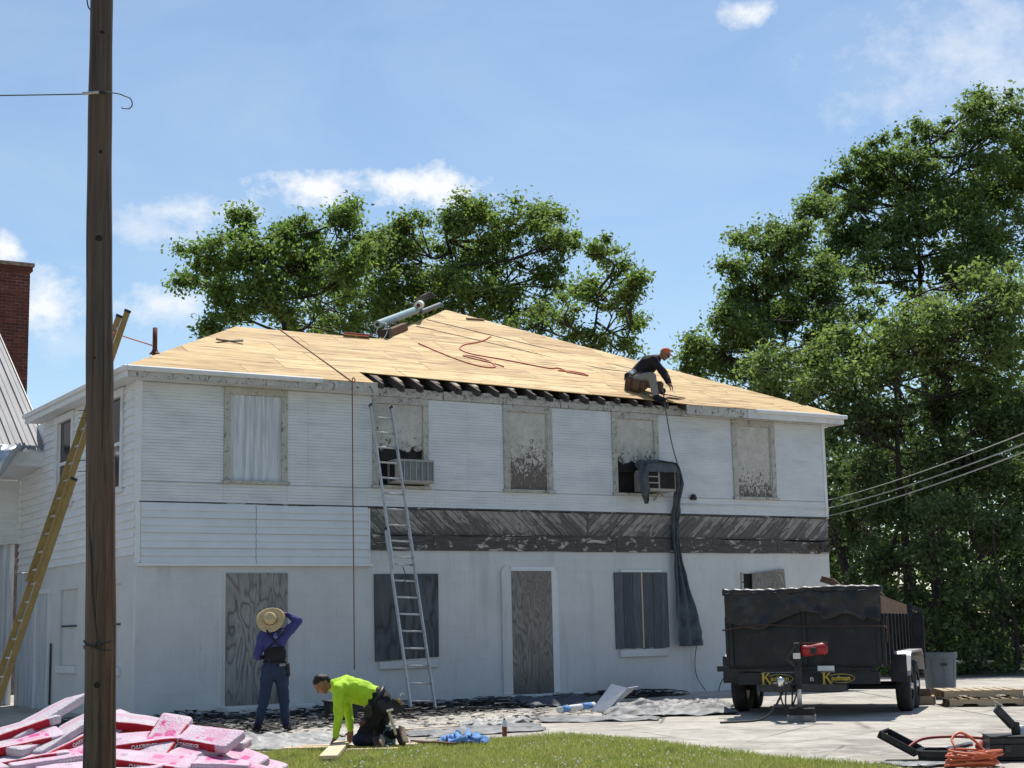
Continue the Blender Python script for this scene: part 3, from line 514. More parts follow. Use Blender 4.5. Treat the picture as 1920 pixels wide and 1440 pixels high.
for a, c, m_ in ((11.3, 12.9, 'peel_trim'), (12.91, W_ + .3, 'white_paint')): MB().box(a, c, -.336, -.303, 5.58, 5.765).build('fascia', m_, house, bevel=.004)
MB().box(W_ + .3005, W_ + .336, -.336, 12.2, 5.58, 5.77).build('fascia', 'clean_white', house, bevel=.004); MB().box(13.1, W_ + .40, -.41, -.337, 5.69, 5.775).build('gutter', 'clean_white', house, bevel=.02)
# --- rafters
MB().box(4.3, 12.6, .36, .4, 5.70, 6.06).build('attic_dark_panel', 'dark_hole', house); MB().box(4.25, 12.6, .05, .15, 5.711, 5.76).build('wall_plate', 'peel_trim', house)  # dark panel added behind the rafters to paint in the attic shade
x = 4.42; i = 0
while x < 12.7:
    e = -.25 - random.uniform(-.03, .08) if x < 11.4 else -.29; h = random.uniform(.12, .155); t = -.026; n_ = random.uniform(-.008, .008)
    P = [(.42, rz(.42) + t), (.42, rz(.42) + t - h), (e + .09, rz(e + .09) + t - h), (e + .02, rz(e) + t - h * .75), (e, rz(e) + t - h * .35), (e + .01, rz(e) + t)]
    MB().prism(P, lambda y, z: (x - .025 + n_, y, z), lambda y, z: (x + .025 + n_, y, z)).build('rafter_tail', 'rafter_wood', house)
    if x < 11.2:
        y1 = .26; y0 = .26 - random.uniform(.18, .34); MB().prism([(y0, rz(y0) - .03), (y1, rz(y1) - .03), (y1, rz(y1) - .075), (y0, rz(y0) - .075)], lambda y, z: (x + .028, y, z), lambda y, z: (x + random.uniform(.1, .13), y, z)).build('nailing_block', 'pallet_wood' if i % 3 else 'old_wood', house)
    x += .405; i += 1
# flaking strip of old frieze hanging under the rafters
b = MB(); x = 4.3
while x < 11.3:
    l_ = random.uniform(.2, .7); d = random.uniform(.02, .08); b.prism([(x, 5.715), (x + l_, 5.715), (x + l_, 5.735 + d * .3), (x + l_ * .6, 5.72 + d), (x, 5.73 + d * .5)], lambda u, v: (u, -.05, v), lambda u, v: (u, -.03, v)); x += l_ + random.uniform(0, .12)
tag(b.build('flaking_strip', 'peel_trim', house), kind='stuff')
# --- roof deck: sheets cut to the front slope
FRONT = [(-.345, -.345), (4.2, -.345), (4.2, .27), (7.5, .03), (10.9, -.22), (11.4, -.33), (W_ + .345, -.345), (9.25, 6.02), (5.8, 2.79), (2.79, 2.79)]
cs_ = math.cos(math.atan(SL)); sn_ = math.sin(math.atan(SL)); yy = -.345; row = 0; st = 1.215 * cs_ * .5
deck = link('roof_deck', None, house)
while yy < 6.1:
    x = -.6 - (row % 2) * 1.2 - (row % 3) * .37
    while x < W_ + 1:
        P = clip(clip(clip(clip(FRONT, -1, 0, -(x + .004)), 1, 0, x + 2.434), 0, -1, -(yy + .003)), 0, 1, yy + st - .005); x += 2.44
        if len(P) < 3: continue
        area = abs(sum(P[i][0] * P[(i + 1) % len(P)][1] - P[(i + 1) % len(P)][0] * P[i][1] for i in range(len(P)))) / 2
        if area < .015: continue
        cxm, cym = sum(p[0] for p in P) / len(P), sum(p[1] for p in P) / len(P); dz = random.uniform(0, .004)
        lp = [(p[0] - cxm, (p[1] - cym) / cs_) for p in P]
        MB().prism(lp, lambda u, v: (u, v, -.014), lambda u, v: (u, v, 0)).build('sheathing_sheet', 'sheathing', deck, (cxm, cym, rz(cym) + dz), (math.atan(SL) + random.uniform(-.0015, .0015), 0, 0))
    yy += st; row += 1
Z = lambda x, y, z: (x, y, z)
pA, pB, pP = (2.79, 2.79, rz(2.79) - .02), (5.8, 2.79, rz(2.79) - .02), (9.25, 6.02, rz(6.02) - .02); ez = 5.76
MB().add([(-.33, -.33, ez), (-.33, 5.9, ez), pA], [(0, 1, 2)]).add([(-.33, 5.9, ez), pA, pB, (2.75, 5.9, ez)], [(0, 3, 2, 1)]).add([pB, pP, (2.9, 12.35, ez), (2.75, 5.9, ez)], [(0, 1, 2, 3)]).add([pP, (W_ + .33, 12.35, ez), (2.9, 12.35, ez)], [(0, 1, 2)]).add([pP, (W_ + .33, -.33, ez), (W_ + .33, 12.35, ez)], [(0, 1, 2)]).build('far_roof_slopes', 'sheathing', house)
vp = link('vent_pipe', None, house); MB().tube([(.44, .55, 6.1), (.44, .55, 6.62)], .042, 12).build('pipe', 'rust_red', vp, smooth=True); MB().tube([(.44, .55, 6.16), (.44, .55, 6.2), (.44, .55, 6.24)], [.10, .06, .045], 12).build('flashing', 'rust_red', vp)

# ------------------------------------------------------------------ annex wing at the left
an = empty('annex', 'white clapboard annex with steep ribbed metal roof behind the house', 'building', (HX, HY, 0), HA)
MB().box(-6, -.002, 7.72, 16, 3.34, 4.6).build('wall_core', 'siding_white', an); z = 3.34
while z < 4.6:
    t = min(z + .118, 4.62); MB().add([(-5, 7.69, z), (-.03, 7.69, z), (-.03, 7.72, z), (-5, 7.72, z), (-5, 7.711, t), (-.03, 7.711, t), (-.03, 7.72, t), (-5, 7.72, t)], [(0, 3, 2, 1), (4, 5, 6, 7), (0, 1, 5, 4), (1, 2, 6, 5), (2, 3, 7, 6), (3, 0, 4, 7)]).build('clapboard', 'siding_white', an); z = t
MB().box(-.075, -.029, 7.655, 7.72, 3.3, 4.62).build('corner_trim', 'clean_white', an); MB().box(-5, -.03, 7.66, 7.72, 3.29, 3.338).build('bottom_trim', 'clean_white', an)
b = MB(); x = -4.0
while x < -.05: b.box(x, x + .055, 7.90, 8.0, 0, 3.29); b.box(x + .055, x + .12, 7.925, 8.0, 0, 3.29); x += .12
tag(b.build('corrugated_cladding', 'corrugated_white', an), kind='stuff')
MB().prism([(5.93, 4.74), (7.7, 4.61), (7.7, 4.64), (5.93, 4.77)], lambda y, z: (-5, y, z), lambda y, z: (-.03, y, z)).build('soffit', 'white_paint', an); MB().box(-5, .0, 5.88, 5.929, 4.72, 5.0).build('fascia', 'white_paint', an)
sl2 = .69; z2 = lambda y: 5.04 + sl2 * (y - 5.83)
for i in range(13):
    x1 = .06 - i * .255; x0 = x1 - .253; b = MB(); prof = [(x0, 0), (x0 + .03, .0), (x0 + .045, .04), (x0 + .075, .04), (x0 + .09, 0), (x0 + .15, 0), (x0 + .16, .010), (x0 + .18, .010), (x0 + .19, 0), (x1, 0)]
    prof = prof + [(u, h - .006) for u, h in reversed(prof)]
    b.prism(prof, lambda u, h: (u, 5.83, z2(5.83) + h), lambda u, h: (u, 13, z2(13) + h)).build('roof_panel', 'metal_roof', an)
MB().prism([(5.83, z2(5.83) + .03), (13, z2(13) + .03), (13, z2(13) - .08), (5.83, z2(5.83) - .05)], lambda y, z: (.062, y, z), lambda y, z: (.085, y, z)).build('rake_trim', 'dark_metal', an)
MB().add([(-6, 13, z2(13)), (.06, 13, z2(13)), (.06, 20.2, 5.04), (-6, 20.2, 5.04)], [(0, 1, 2, 3)]).build('rear_slope', 'metal_roof', an)
# ------------------------------------------------------------------ brick chimney
ch = empty('brick_chimney', 'tall dark red brick chimney rising behind the metal roof', 'chimney', (-12.13, 38, 0), HA)
MB().box(-1.14, -.006, .006, 1.1, 0, 10.55).build('mortar_core', 'mortar', ch)
bme = MB().box(0, .215, 0, .1, 0, .072).mesh('brick', 'brick', bevel=.004); hme = MB().box(0, .103, 0, .1, 0, .072).mesh('brick', 'brick', bevel=.004)
for r_ in range(38):
    z = 10.5 - (r_ + 1) * .083; x = -.0
    if r_ % 2: link('brick', hme, ch, (-.105, -.001, z)); x = -.113
    for j in range(5):
        x -= .225; link('brick', bme, ch, (x + .006, random.uniform(-.004, .003), z))
for i, (e, z0, z1) in enumerate(((.05, 10.5, 10.62), (.085, 10.622, 10.72))): MB().box(-1.14 - e, e, -e, 1.1 + e, z0, z1).build('cap', 'mortar' if i else 'brick', ch, bevel=.01)

# ------------------------------------------------------------------ trees
def leaves(C, rad, per, size, rng, flat=.75):
    """rhombic leaves scattered round the twig clusters C (n,3) with radii rad (n,)"""
    n = len(C) * per; ci = np.repeat(np.arange(len(C)), per); d = rng.normal(0, 1, (n, 3)); d /= np.linalg.norm(d, axis=1)[:, None]
    P = C[ci] + d * (rad[ci] * np.minimum(np.abs(rng.normal(0, .66, n)), 1.25))[:, None] * np.array([1, 1, flat])
    nrm = rng.normal(0, 1, (n, 3)) + d * .5 + np.array([0, 0, .9]); nrm /= np.linalg.norm(nrm, axis=1)[:, None]
    u = np.cross(nrm, rng.normal(0, 1, (n, 3))); u /= np.linalg.norm(u, axis=1)[:, None]; v = np.cross(nrm, u); s = (size * rng.uniform(.45, 1.4, n))[:, None]
    V = np.stack([P - u * s * .5, P + v * s * .27 + nrm * s * .06, P + u * s * .5, P - v * s * .27 + nrm * s * .06], 1)
    return V.reshape(-1, 3), np.arange(n * 4).reshape(n, 4)
def tree(label, base, clumps, mat, size, seed, r0=.28, per=150, dens=7.5, group='trees beyond the house', name='tree', lean=.0, bare=()):
    rng = np.random.default_rng(seed); random.seed(seed); t = empty(name, label, 'tree', (base[0], base[1], 0), 0, group); B = Vector((base[0], base[1], 0))
    cl = [(Vector(c[:3]) - B, c[3], c[4]) for c in clumps]; cen = sum((c for c, _, _ in cl), Vector()) / len(cl); zlo = min(c.z - q for c, _, q in cl); ztop = max(c.z for c, _, _ in cl)
    fork = Vector((cen.x * .25, cen.y * .25, max(zlo * .8, 1.5))); b = MB()
    tr = curve_pts([(0, 0, -.1), (fork.x * .3 + .1, fork.y * .3, fork.z * .5), fork, (cen.x * .7, cen.y * .7, fork.z + (ztop - fork.z) * .45), (cen.x, cen.y, fork.z + (ztop - fork.z) * .85)], 5)
    b.tube(tr, [r0 * (1 - .95 * (i / (len(tr) - 1)) ** .7) for i in range(len(tr))], 9); C, Rr = [], []
    for q, (c, rx, rzz) in enumerate(cl):
        st = min(tr, key=lambda p: (p - c).length + max(0, p.z - c.z + .6) * 2.5); mid = (st + c) / 2 + Vector(rng.normal(0, .25, 3)) + Vector((0, 0, -.25)); lim = curve_pts([st, mid, c], 4); rr = r0 * .2
        b.tube(lim, [rr * (1 - .75 * i / (len(lim) - 1)) for i in range(len(lim))], 6, False); ns = max(6, int(dens * rx * rzz * 2.6))
        for j in range(ns):
            d = rng.normal(0, 1, 3); d /= np.linalg.norm(d); p = c + Vector((d[0] * rx, d[1] * rx, d[2] * rzz)) * (rng.uniform(.3, 1.14))
            if noise.noise((p.x * .62 + seed, p.y * .62, p.z * .75)) < -.26: continue
            C.append(p); Rr.append(rng.uniform(.38, .72) * min(1.1, .6 + rx * .35))
            s2 = lim[rng.integers(max(1, len(lim) // 2), len(lim))]; b.tube([s2, (s2 + p) / 2 + Vector(rng.normal(0, .09, 3)), p], [.03, .02, .008], 4, False)
    b.build('trunk', 'bark', t, smooth=True); V, F = leaves(np.array(C), np.array(Rr), per, size, rng); link('crown', np_mesh('crown', V, F, mat), t); return t
GM = 'trees behind the house'
tree('lobed maple tree left of the group behind the roof', (-6.2, 47), [(-9.27,45.7,12.73,0.72,0.67),(-10.05,46.74,12.18,0.59,0.33),(-8.62,47.78,14.18,0.57,0.57),(-7.93,45.96,12.76,1.13,0.81),(-8.93,47.0,11.42,0.74,0.58),(-9.47,48.04,12.25,0.67,0.51),(-7.47,46.22,11.47,1.14,0.97),(-6.72,47.26,13.74,0.66,0.7),(-6.53,48.3,12.95,1.19,0.93),(-5.2,46.48,13.76,0.62,0.55),(-4.92,47.52,14.5,0.33,0.4),(-4.87,45.7,12.3,0.96,0.96),(-5.74,46.74,11.38,1.31,0.82),(-7.39,47.78,13.72,0.5,0.5),(-9.13,45.96,10.46,0.35,0.29)], 'leaf_maple', .15, 11, .3, 210, 10, GM, 'maple_tree')
tree('broad oak tree in the middle behind the roof peak', (-0.34, 50), [(-4.41,48.7,13.17,0.94,0.94),(-3.44,49.74,14.58,0.77,0.63),(-3.79,50.78,14.03,1.07,0.89),(-1.72,48.96,14.52,0.82,0.72),(-2.94,50.0,12.54,1.4,1.05),(-1.54,51.04,13.86,1.25,1.07),(-0.93,49.22,14.84,0.86,0.45),(0.12,50.26,14.73,1.23,0.74),(1.4,51.3,15.08,0.81,0.61),(1.77,49.48,13.86,0.69,0.76),(0.27,50.52,13.51,1.42,0.89),(-1.32,48.7,11.87,1.54,0.85),(0.06,49.74,12.06,1.22,0.79),(-4.79,50.78,12.11,1.25,0.89),(-3.24,48.96,11.26,1.37,0.62),(1.14,50.0,12.82,0.88,0.7),(-6.09,51.04,11.55,1.25,0.54),(-6.91,49.22,11.3,1.04,0.43)], 'leaf_oak', .145, 12, .34, 220, 8.5, GM, 'oak_tree')
tree('thin open-crowned oak tree right of the roof peak', (1.66, 46), [(2.59,44.7,12.25,0.53,0.53),(3.32,45.74,11.96,0.64,0.64),(2.38,46.78,11.71,0.9,0.66),(3.63,44.96,10.96,0.47,0.6),(3.14,46.0,10.77,0.89,0.48),(3.95,47.04,10.72,0.43,0.33),(1.64,45.22,10.57,0.95,0.54),(2.48,46.26,10.09,0.89,0.45),(0.87,47.3,10.67,1.0,0.5),(3.31,45.48,9.6,0.61,0.38),(1.99,46.52,9.82,0.98,0.41),(3.79,44.7,11.54,0.25,0.28)], 'leaf_oak', .14, 13, .24, 190, 6.5, GM, 'oak_tree')
GR = 'trees at the right edge'
tree('tallest dark tree at the far right', (14.33, 53), [(17.33,51.7,18.38,1.36,1.09),(16.65,52.74,19.04,0.83,0.78),(18.28,53.78,17.25,1.51,1.32),(16.2,51.96,17.13,1.28,1.09),(15.1,53.0,17.48,0.93,0.93),(14.36,54.04,18.32,0.66,0.66),(12.92,52.22,17.48,0.7,0.62),(12.47,53.26,17.02,0.56,0.64),(14.14,54.3,16.89,1.33,1.05),(15.5,52.48,15.56,1.38,1.11),(17.66,53.52,15.01,1.41,1.31),(13.72,51.7,14.25,1.45,1.09),(12.54,52.74,15.31,1.02,1.02),(11.8,53.78,15.01,0.85,0.85),(15.57,51.96,13.32,1.46,1.0),(11.39,53.0,13.85,0.93,0.74),(18.07,54.04,13.17,1.14,0.95),(13.04,52.22,13.06,1.28,0.92),(15.34,53.26,18.74,0.75,0.64),(17.42,54.3,16.42,1.33,1.14),(14.56,52.48,15.58,1.11,0.92),(12.39,53.52,16.31,0.75,0.75),(16.27,51.7,13.81,1.27,1.0),(14.91,52.74,14.1,1.3,1.02),(12.72,53.78,14.4,1.13,0.94),(11.65,51.96,15.69,0.73,0.73),(11.54,53.0,16.77,0.48,0.48),(13.32,54.04,17.04,0.95,0.85),(14.03,52.22,17.26,0.82,0.73)], 'leaf_dark', .16, 14, .3, 190, 7, GR, 'tall_tree')
tree('dark tree with bare-tipped branches reaching left', (8.71, 48), [(8.74,46.7,13.0,0.74,0.59),(8.07,47.74,13.01,0.75,0.5),(7.49,48.78,13.82,0.45,0.24),(7.16,46.96,12.24,0.49,0.26),(9.71,48.0,14.27,0.47,0.67),(10.18,49.04,12.75,1.03,0.86),(8.61,47.22,12.01,0.99,0.75),(7.91,48.26,11.57,0.93,0.76),(9.46,49.3,11.4,1.21,0.87),(10.63,47.48,11.17,1.17,0.83),(7.22,48.52,10.59,0.77,0.68),(7.93,46.7,10.06,0.98,0.74),(6.41,47.74,9.77,0.75,0.64),(5.69,48.78,10.15,0.65,0.38),(6.1,46.96,8.8,0.82,0.66),(7.42,48.0,9.11,1.01,0.76),(10.22,49.04,10.27,1.03,0.69),(9.11,47.22,12.0,0.99,0.83),(10.31,48.26,11.69,1.02,0.85),(8.76,49.3,11.24,0.95,0.78),(7.82,47.48,12.26,0.75,0.6),(10.16,48.52,14.41,0.68,0.68),(9.08,46.7,13.25,0.74,0.66),(8.43,47.74,13.53,0.67,0.5),(6.04,48.78,10.32,0.62,0.45),(6.51,46.96,10.64,0.59,0.53),(7.11,48.0,11.53,0.61,0.54),(5.88,49.04,9.67,0.59,0.45),(7.54,47.22,10.67,0.83,0.66),(6.98,48.26,9.68,0.76,0.61)], 'leaf_dark', .145, 15, .3, 190, 7, GR, 'dark_tree')
tree('pale green leafy tree in front of the dark ones at right', (10.25, 41), [(13.1,39.7,9.62,0.84,0.77),(12.77,40.74,10.44,0.57,0.49),(12.42,41.78,9.48,1.03,0.73),(10.74,39.96,9.01,0.84,0.65),(9.99,41.0,8.79,0.86,0.63),(9.2,42.04,8.85,0.81,0.59),(9.12,40.22,9.24,0.49,0.4),(8.0,41.26,8.58,0.8,0.55),(7.29,42.3,8.33,0.74,0.53),(13.12,40.48,8.33,0.92,0.78),(11.83,41.52,8.25,1.09,0.66),(10.03,39.7,7.55,0.98,0.56),(8.57,40.74,7.61,1.0,0.57),(7.17,41.78,7.51,0.81,0.44),(12.59,39.96,9.11,0.84,0.7),(11.13,41.0,8.62,1.01,0.65),(9.76,42.04,8.38,1.03,0.66),(7.62,40.22,7.69,0.85,0.54),(12.42,41.26,7.31,1.16,0.65)], 'leaf_light', .13, 16, .18, 210, 10, GR, 'young_tree')
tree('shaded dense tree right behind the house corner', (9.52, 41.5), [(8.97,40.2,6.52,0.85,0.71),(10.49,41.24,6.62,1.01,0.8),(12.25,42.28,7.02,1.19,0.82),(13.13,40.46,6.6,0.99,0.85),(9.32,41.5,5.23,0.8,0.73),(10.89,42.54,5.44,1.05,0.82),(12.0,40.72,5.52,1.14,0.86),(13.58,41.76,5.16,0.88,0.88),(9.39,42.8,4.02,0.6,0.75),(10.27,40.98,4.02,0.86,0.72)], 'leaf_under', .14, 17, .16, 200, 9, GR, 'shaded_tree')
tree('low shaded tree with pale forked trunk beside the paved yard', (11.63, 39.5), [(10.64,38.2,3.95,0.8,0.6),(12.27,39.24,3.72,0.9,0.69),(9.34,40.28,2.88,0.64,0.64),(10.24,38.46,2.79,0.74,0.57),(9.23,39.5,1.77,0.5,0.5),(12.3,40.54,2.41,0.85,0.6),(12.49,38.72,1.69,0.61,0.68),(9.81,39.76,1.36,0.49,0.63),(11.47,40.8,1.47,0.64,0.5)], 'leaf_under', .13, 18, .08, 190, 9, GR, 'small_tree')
# far wood that closes the gaps
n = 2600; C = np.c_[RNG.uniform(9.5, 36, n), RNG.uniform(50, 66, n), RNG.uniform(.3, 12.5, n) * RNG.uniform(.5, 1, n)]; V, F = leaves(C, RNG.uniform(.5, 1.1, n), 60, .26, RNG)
tag(link('distant_wood', np_mesh('distant_wood', V, F, 'leaf_under')), 'dark far wood closing the view behind the trees', 'wood', kind='stuff')
# scrub at the foot of the trees
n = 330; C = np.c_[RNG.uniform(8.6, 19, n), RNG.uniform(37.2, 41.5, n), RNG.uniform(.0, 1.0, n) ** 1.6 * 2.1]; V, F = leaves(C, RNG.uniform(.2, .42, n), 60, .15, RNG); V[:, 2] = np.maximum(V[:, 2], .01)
tag(link('undergrowth', np_mesh('undergrowth', V, F, 'leaf_under')), 'dark undergrowth along the back of the paved yard', 'undergrowth', kind='stuff')
for i, (x, y, dx, h, r_, lab) in enumerate(((9.6, 44.2, -.9, 7.5, .17, 'leaning dark trunk just right of the house corner'), (11.8, 44.5, .6, 8, .15, 'slim dark trunk behind the grey bin'), (13.2, 42.3, -1.6, 7.5, .15, 'crooked trunk slanting up to the left beneath the wires'), (12.2, 38.3, -.35, 4.0, .06, 'pale thin forked trunk at the far right edge'))):
    t = empty('bare_trunk', lab, 'tree', (x, y, 0), 0, 'trunks in the shade'); b = MB(); P = curve_pts([(0, 0, -.05), (dx * .25 + .12, 0, h * .3), (dx * .5 - .1, .1, h * .6), (dx, 0, h)], 5); b.tube(P, [r_ * (1 - .55 * k_ / (len(P) - 1)) for k_ in range(len(P))], 8, False); b.build('trunk', 'bark', t, smooth=True)
    for s_ in (-1, 1):
        o = P[5 + s_ * 2]; MB().tube(curve_pts([o, o + Vector((.35 * s_, 0, .7)), o + Vector((.95 * s_, .2, 1.5))], 4), [r_ * .5 * (1 - .09 * k_) for k_ in range(9)], 6, False).build('branch', 'bark', t, smooth=True)

# ------------------------------------------------------------------ utility pole and wires
random.seed(21)
po = empty('utility_pole', 'weathered brown wooden utility pole standing in front of the shingle pile', 'pole', (-3.8, 14.25, 0))
P = []; rr = []
for i in range(46):
    z = i * .235; P.append((-.0175 * z + .012 * math.sin(z * .9), .003 * math.sin(z * 1.7), z - .05)); rr.append(.146 - .0052 * z + .002 * math.sin(z * 5.1))
MB().tube(P, rr, 28).build('shaft', 'pole_wood', po, smooth=True)
for z, a, kr in ((7.15, -1.2, 1.), (5.95, -1.35, .8), (5.1, -1.5, 1.3), (3.95, -1.75, .9), (2.95, -1.25, .5), (2.68, -1.3, .9), (1.95, -1.2, .45), (.95, -1.45, 1.1)):
    rd = .146 - .0052 * z; c = Vector((-.0175 * z + math.cos(a) * rd, math.sin(a) * rd, z)); d = Vector((math.cos(a), math.sin(a), 0)); MB().tube([c - d * .02, c - d * .004, c + d * .003], [.034 * kr, .026 * kr, .010 * kr], 9).build('knot', 'knot_wood', po, smooth=True).scale = (1, 1, 1)
for z in (2.9, 3.0, 3.4, 3.47): MB().tube([(-.2 - .0175 * z, -.02, z), (-.05, -.02, z)], .004, 5).build('nail', 'dark_metal', po)
b = MB(); R1 = .142
for ph in (0, .045): b.tube([(-.02 + (R1) * math.cos(a), R1 * math.sin(a), 1.28 + ph + .025 * math.sin(a * 2 + ph * 40)) for a in np.linspace(0, 2 * math.pi, 26)], .006, 5, False)
b.tube(curve_pts([(.0, -.145, 1.33), (-.05, -.142, 1.7), (-.09, -.125, 2.2), (-.14, -.07, 2.7)], 6), .005, 5); b.tube([(-.03, -.16, 1.29), (.0, -.165, 1.33), (.03, -.16, 1.29)], .012, 6); b.build('tie_wire', 'wire_dark', po)
cb = empty('cable', 'thin dark cable fixed to the pole with a loose loop', 'cable', (-3.8, 14.25, 0)); MB().tube(curve_pts([(-6, .6, 6.86), (-2.4, .1, 6.62), (-.25, -.07, 6.54), (-.1, -.13, 6.535), (.06, -.1, 6.53), (.12, -.02, 6.53), (.17, 0, 6.51), (.19, 0, 6.45), (.16, 0, 6.41), (.1, -.05, 6.40)], 8), .006, 6).build('wire', 'wire_dark', cb, smooth=True); MB().tube([(-.27, -.07, 6.545), (-.1, -.125, 6.535)], .016, 7).build('clamp', 'aluminium', cb)
MB().tube(curve_pts([(-.28, 0, 7.62), (-.25, 0, 7.44), (-.16, 0, 7.42), (-.12, .0, 7.5), (-.16, 0, 7.62)], 6), .007, 5).build('loose_loop', 'wire_dark', cb)
for i, (z, e, lab) in enumerate(((3.94, (7.02, 21, 3.86), 'highest of the three pale service wires at the right house corner'), (3.77, (7.01, 21, 3.71), 'middle one of three pale service wires at the right house corner'), (3.60, (7.0, 21, 3.60), 'lowest of the three pale service wires at the right house corner'))):
    a = HL(15.3, -.03, z); e = Vector(e); e2 = a + (e - a) * 3; pts = [a + (e2 - a) * t + Vector((0, 0, 2.2 * t * t - .73 * t)) for t in np.linspace(0, 1, 36)]
    tag(MB().tube(pts, .010 if i else .007, 6).build('service_wire', 'wire_pale', smooth=True), lab, 'wire', 'service wires')
tag(MB().tube([HL(11.1, -.035, 3.755), HL(15.31, -.035, 3.74)], .011, 6).build('conduit', 'white_paint', smooth=True), 'thin white conduit along the upper wall towards the right corner', 'conduit')

# ------------------------------------------------------------------ ladders
def ladder(name, lab, cat, A, B, side, width, mat, rung_mat, overlap, seg2, depth=.075, rung=.305):
    """two-section extension ladder from foot A to tip B"""
    t = empty(name, lab, cat, A); A, B = Vector(A), Vector(B); d = B - A; Ln = d.length; d.normalize(); s = Vector(side).normalized(); s = (s - d * s.dot(d)).normalized(); nrm = d.cross(s); h = width / 2
    for k_, (a0, a1, off, wd) in enumerate(((0, overlap, 0, 0), (seg2, Ln, .05, -.035))):
        o = nrm * off * (1 if nrm.z > 0 else -1)
        for q in (-1, 1):
            p0, p1 = d * a0 + s * q * (h + wd / 2) + o, d * a1 + s * q * (h + wd / 2) + o; MB().bar(p0, p1, .028, depth, nrm).build('rail', mat, t, bevel=.005)
            MB().bar(p1 - d * .03, p1 + d * .015, .034, depth + .01, nrm).build('end_cap', 'case_black', t)
            if k_ == 0: MB().bar(p0 - d * .05, p0 + d * .06, .05, depth + .02, nrm).build('foot', 'dark_metal', t, bevel=.005)
        z = a0 + .2
        while z < a1 - .08:
            MB().tube([d * z - s * (h + wd / 2 - .01) + o, d * z + s * (h + wd / 2 - .01) + o], .018, 8).build('rung', rung_mat, t, smooth=True); z += rung
    return t, d, s, nrm
e = HL(-.42, .35, 5.86); bs = HL(-2.25, .35, 0); tip = bs + (e - bs) * 1.155
yl, d, s, nr = ladder('extension_ladder', 'yellow fibreglass extension ladder leaning on the left eave behind the pole', 'ladder', bs, tip, EY, .5, 'fibreglass_yellow', 'galvanised', 4.1, 2.35, .1)
for z in (2.05, 1.7): MB().bar(d * z - s * .2 - nr * .0, d * (z + .17) - s * .2, .034, .06, nr).build('sticker', 'label_white', yl)
al, d, s, nr = ladder('extension_ladder', 'silver aluminium extension ladder leaning against the front wall', 'ladder', HL(4.14, -2.2, 0.02), HL(4.42, -.12, 5.36), EX, .45, 'aluminium', 'aluminium', 3.3, 2.55, .07)
MB().tube(curve_pts([d * 2.6 + Vector((0, 0, 0)), d * 2.45 + Vector((.04, -.05, -.05)), d * 2.3 + Vector((-.02, -.04, 0))], 4), .008, 5).build('pull_rope', 'wire_dark', al)

# ------------------------------------------------------------------ window air conditioners
def ac(x0, x1, z0, z1, y0, lab, grille):
    t = empty('air_conditioner', lab, 'air conditioner', HL(0, 0, 0), HA); MB().box(x0, x1, y0, .08, z0, z1).build('cabinet', 'ac_cream', t, bevel=.012)
    fx0, fx1, fz0, fz1 = x0 + .03, x1 - .03, z0 + .04, z1 - .03
    if grille:
        MB().box(fx0, fx1, y0 - .006, y0 + .002, fz0, fz1).build('coil', 'ac_fin', t)
        for x in np.linspace(fx0, fx1, 7): MB().box(x - .008, x + .008, y0 - .022, y0 - .007, fz0, fz1).build('grille_bar', 'ac_cream', t)
        for z in (fz0, fz1): MB().box(fx0 - .01, fx1 + .01, y0 - .02, y0 - .007, z - .012, z + .012).build('grille_rail', 'ac_cream', t)
        MB().box(x0 - .012, x0 - .001, y0 + .07, y0 + .25, z0 + .05, z1 - .06).build('side_louvre', 'dark_hole', t)
    else:
        xm = x0 + (x1 - x0) * .42
        for i in range(3): z = fz0 + i * (fz1 - fz0) / 3; MB().box(fx0, xm - .02, y0 - .006, y0 + .002, z + .012, z + (fz1 - fz0) / 3 - .012).build('louvre', 'dark_hole', t)
        MB().box(xm + .02, fx1, y0 - .006, y0 + .002, fz0 + .01, fz1 - .01).build('fan_grille', 'dark_hole', t)
        MB().bar((x0 + .42, -.02, z0 - .16), (x0 + .36, y0 + .08, z0 - .01), .03, .02).build('bracket', 'galvanised', t)
    return t
ac(4.66, 5.44, 3.985, 4.42, -.3, 'cream air conditioner with barred grille in the window behind the ladder', True)
ac(10.20, 10.92, 3.985, 4.42, -.36, 'cream air conditioner half covered by hanging black felt', False)

# ------------------------------------------------------------------ cloth helpers
def solid(o, th): m = o.modifiers.new('s', 'SOLIDIFY'); m.thickness = th; m.offset = 0; return o
def strip(name, path, mat, parent=None, across=(1, 0, 0), n=14, fold=.04, k=3.0, seed=0, th=.004, sub=6, outdir=(0, -1, 0)):
    """hanging cloth: path of (x,y,z,width) swept across a direction with folds"""
    ctr = curve_pts([p[:3] for p in path], sub); wd = [w_ for p, q in zip(path, path[1:]) for w_ in np.linspace(p[3], q[3], sub, endpoint=False)] + [path[-1][3]]; V = []; F = []; X = Vector(across); Y = Vector(outdir)
    for i, (c, w_) in enumerate(zip(ctr, wd)):
        for j in range(n):
            u = j / (n - 1) - .5; f = math.sin(u * k * 6.28 + i * .11 + seed) * fold + noise.noise((u * 4 + seed, i * .22, seed)) * fold * 1.6
            V.append(c + X * (u * w_ + noise.noise((u * 2, i * .3, seed + 5)) * .02) + Y * f)
    for i in range(len(ctr) - 1):
        for j in range(n - 1): F.append((i * n + j, i * n + j + 1, (i + 1) * n + j + 1, (i + 1) * n + j))
    b = MB(); b.add(V, F); return solid(b.build(name, mat, parent, smooth=True), th)
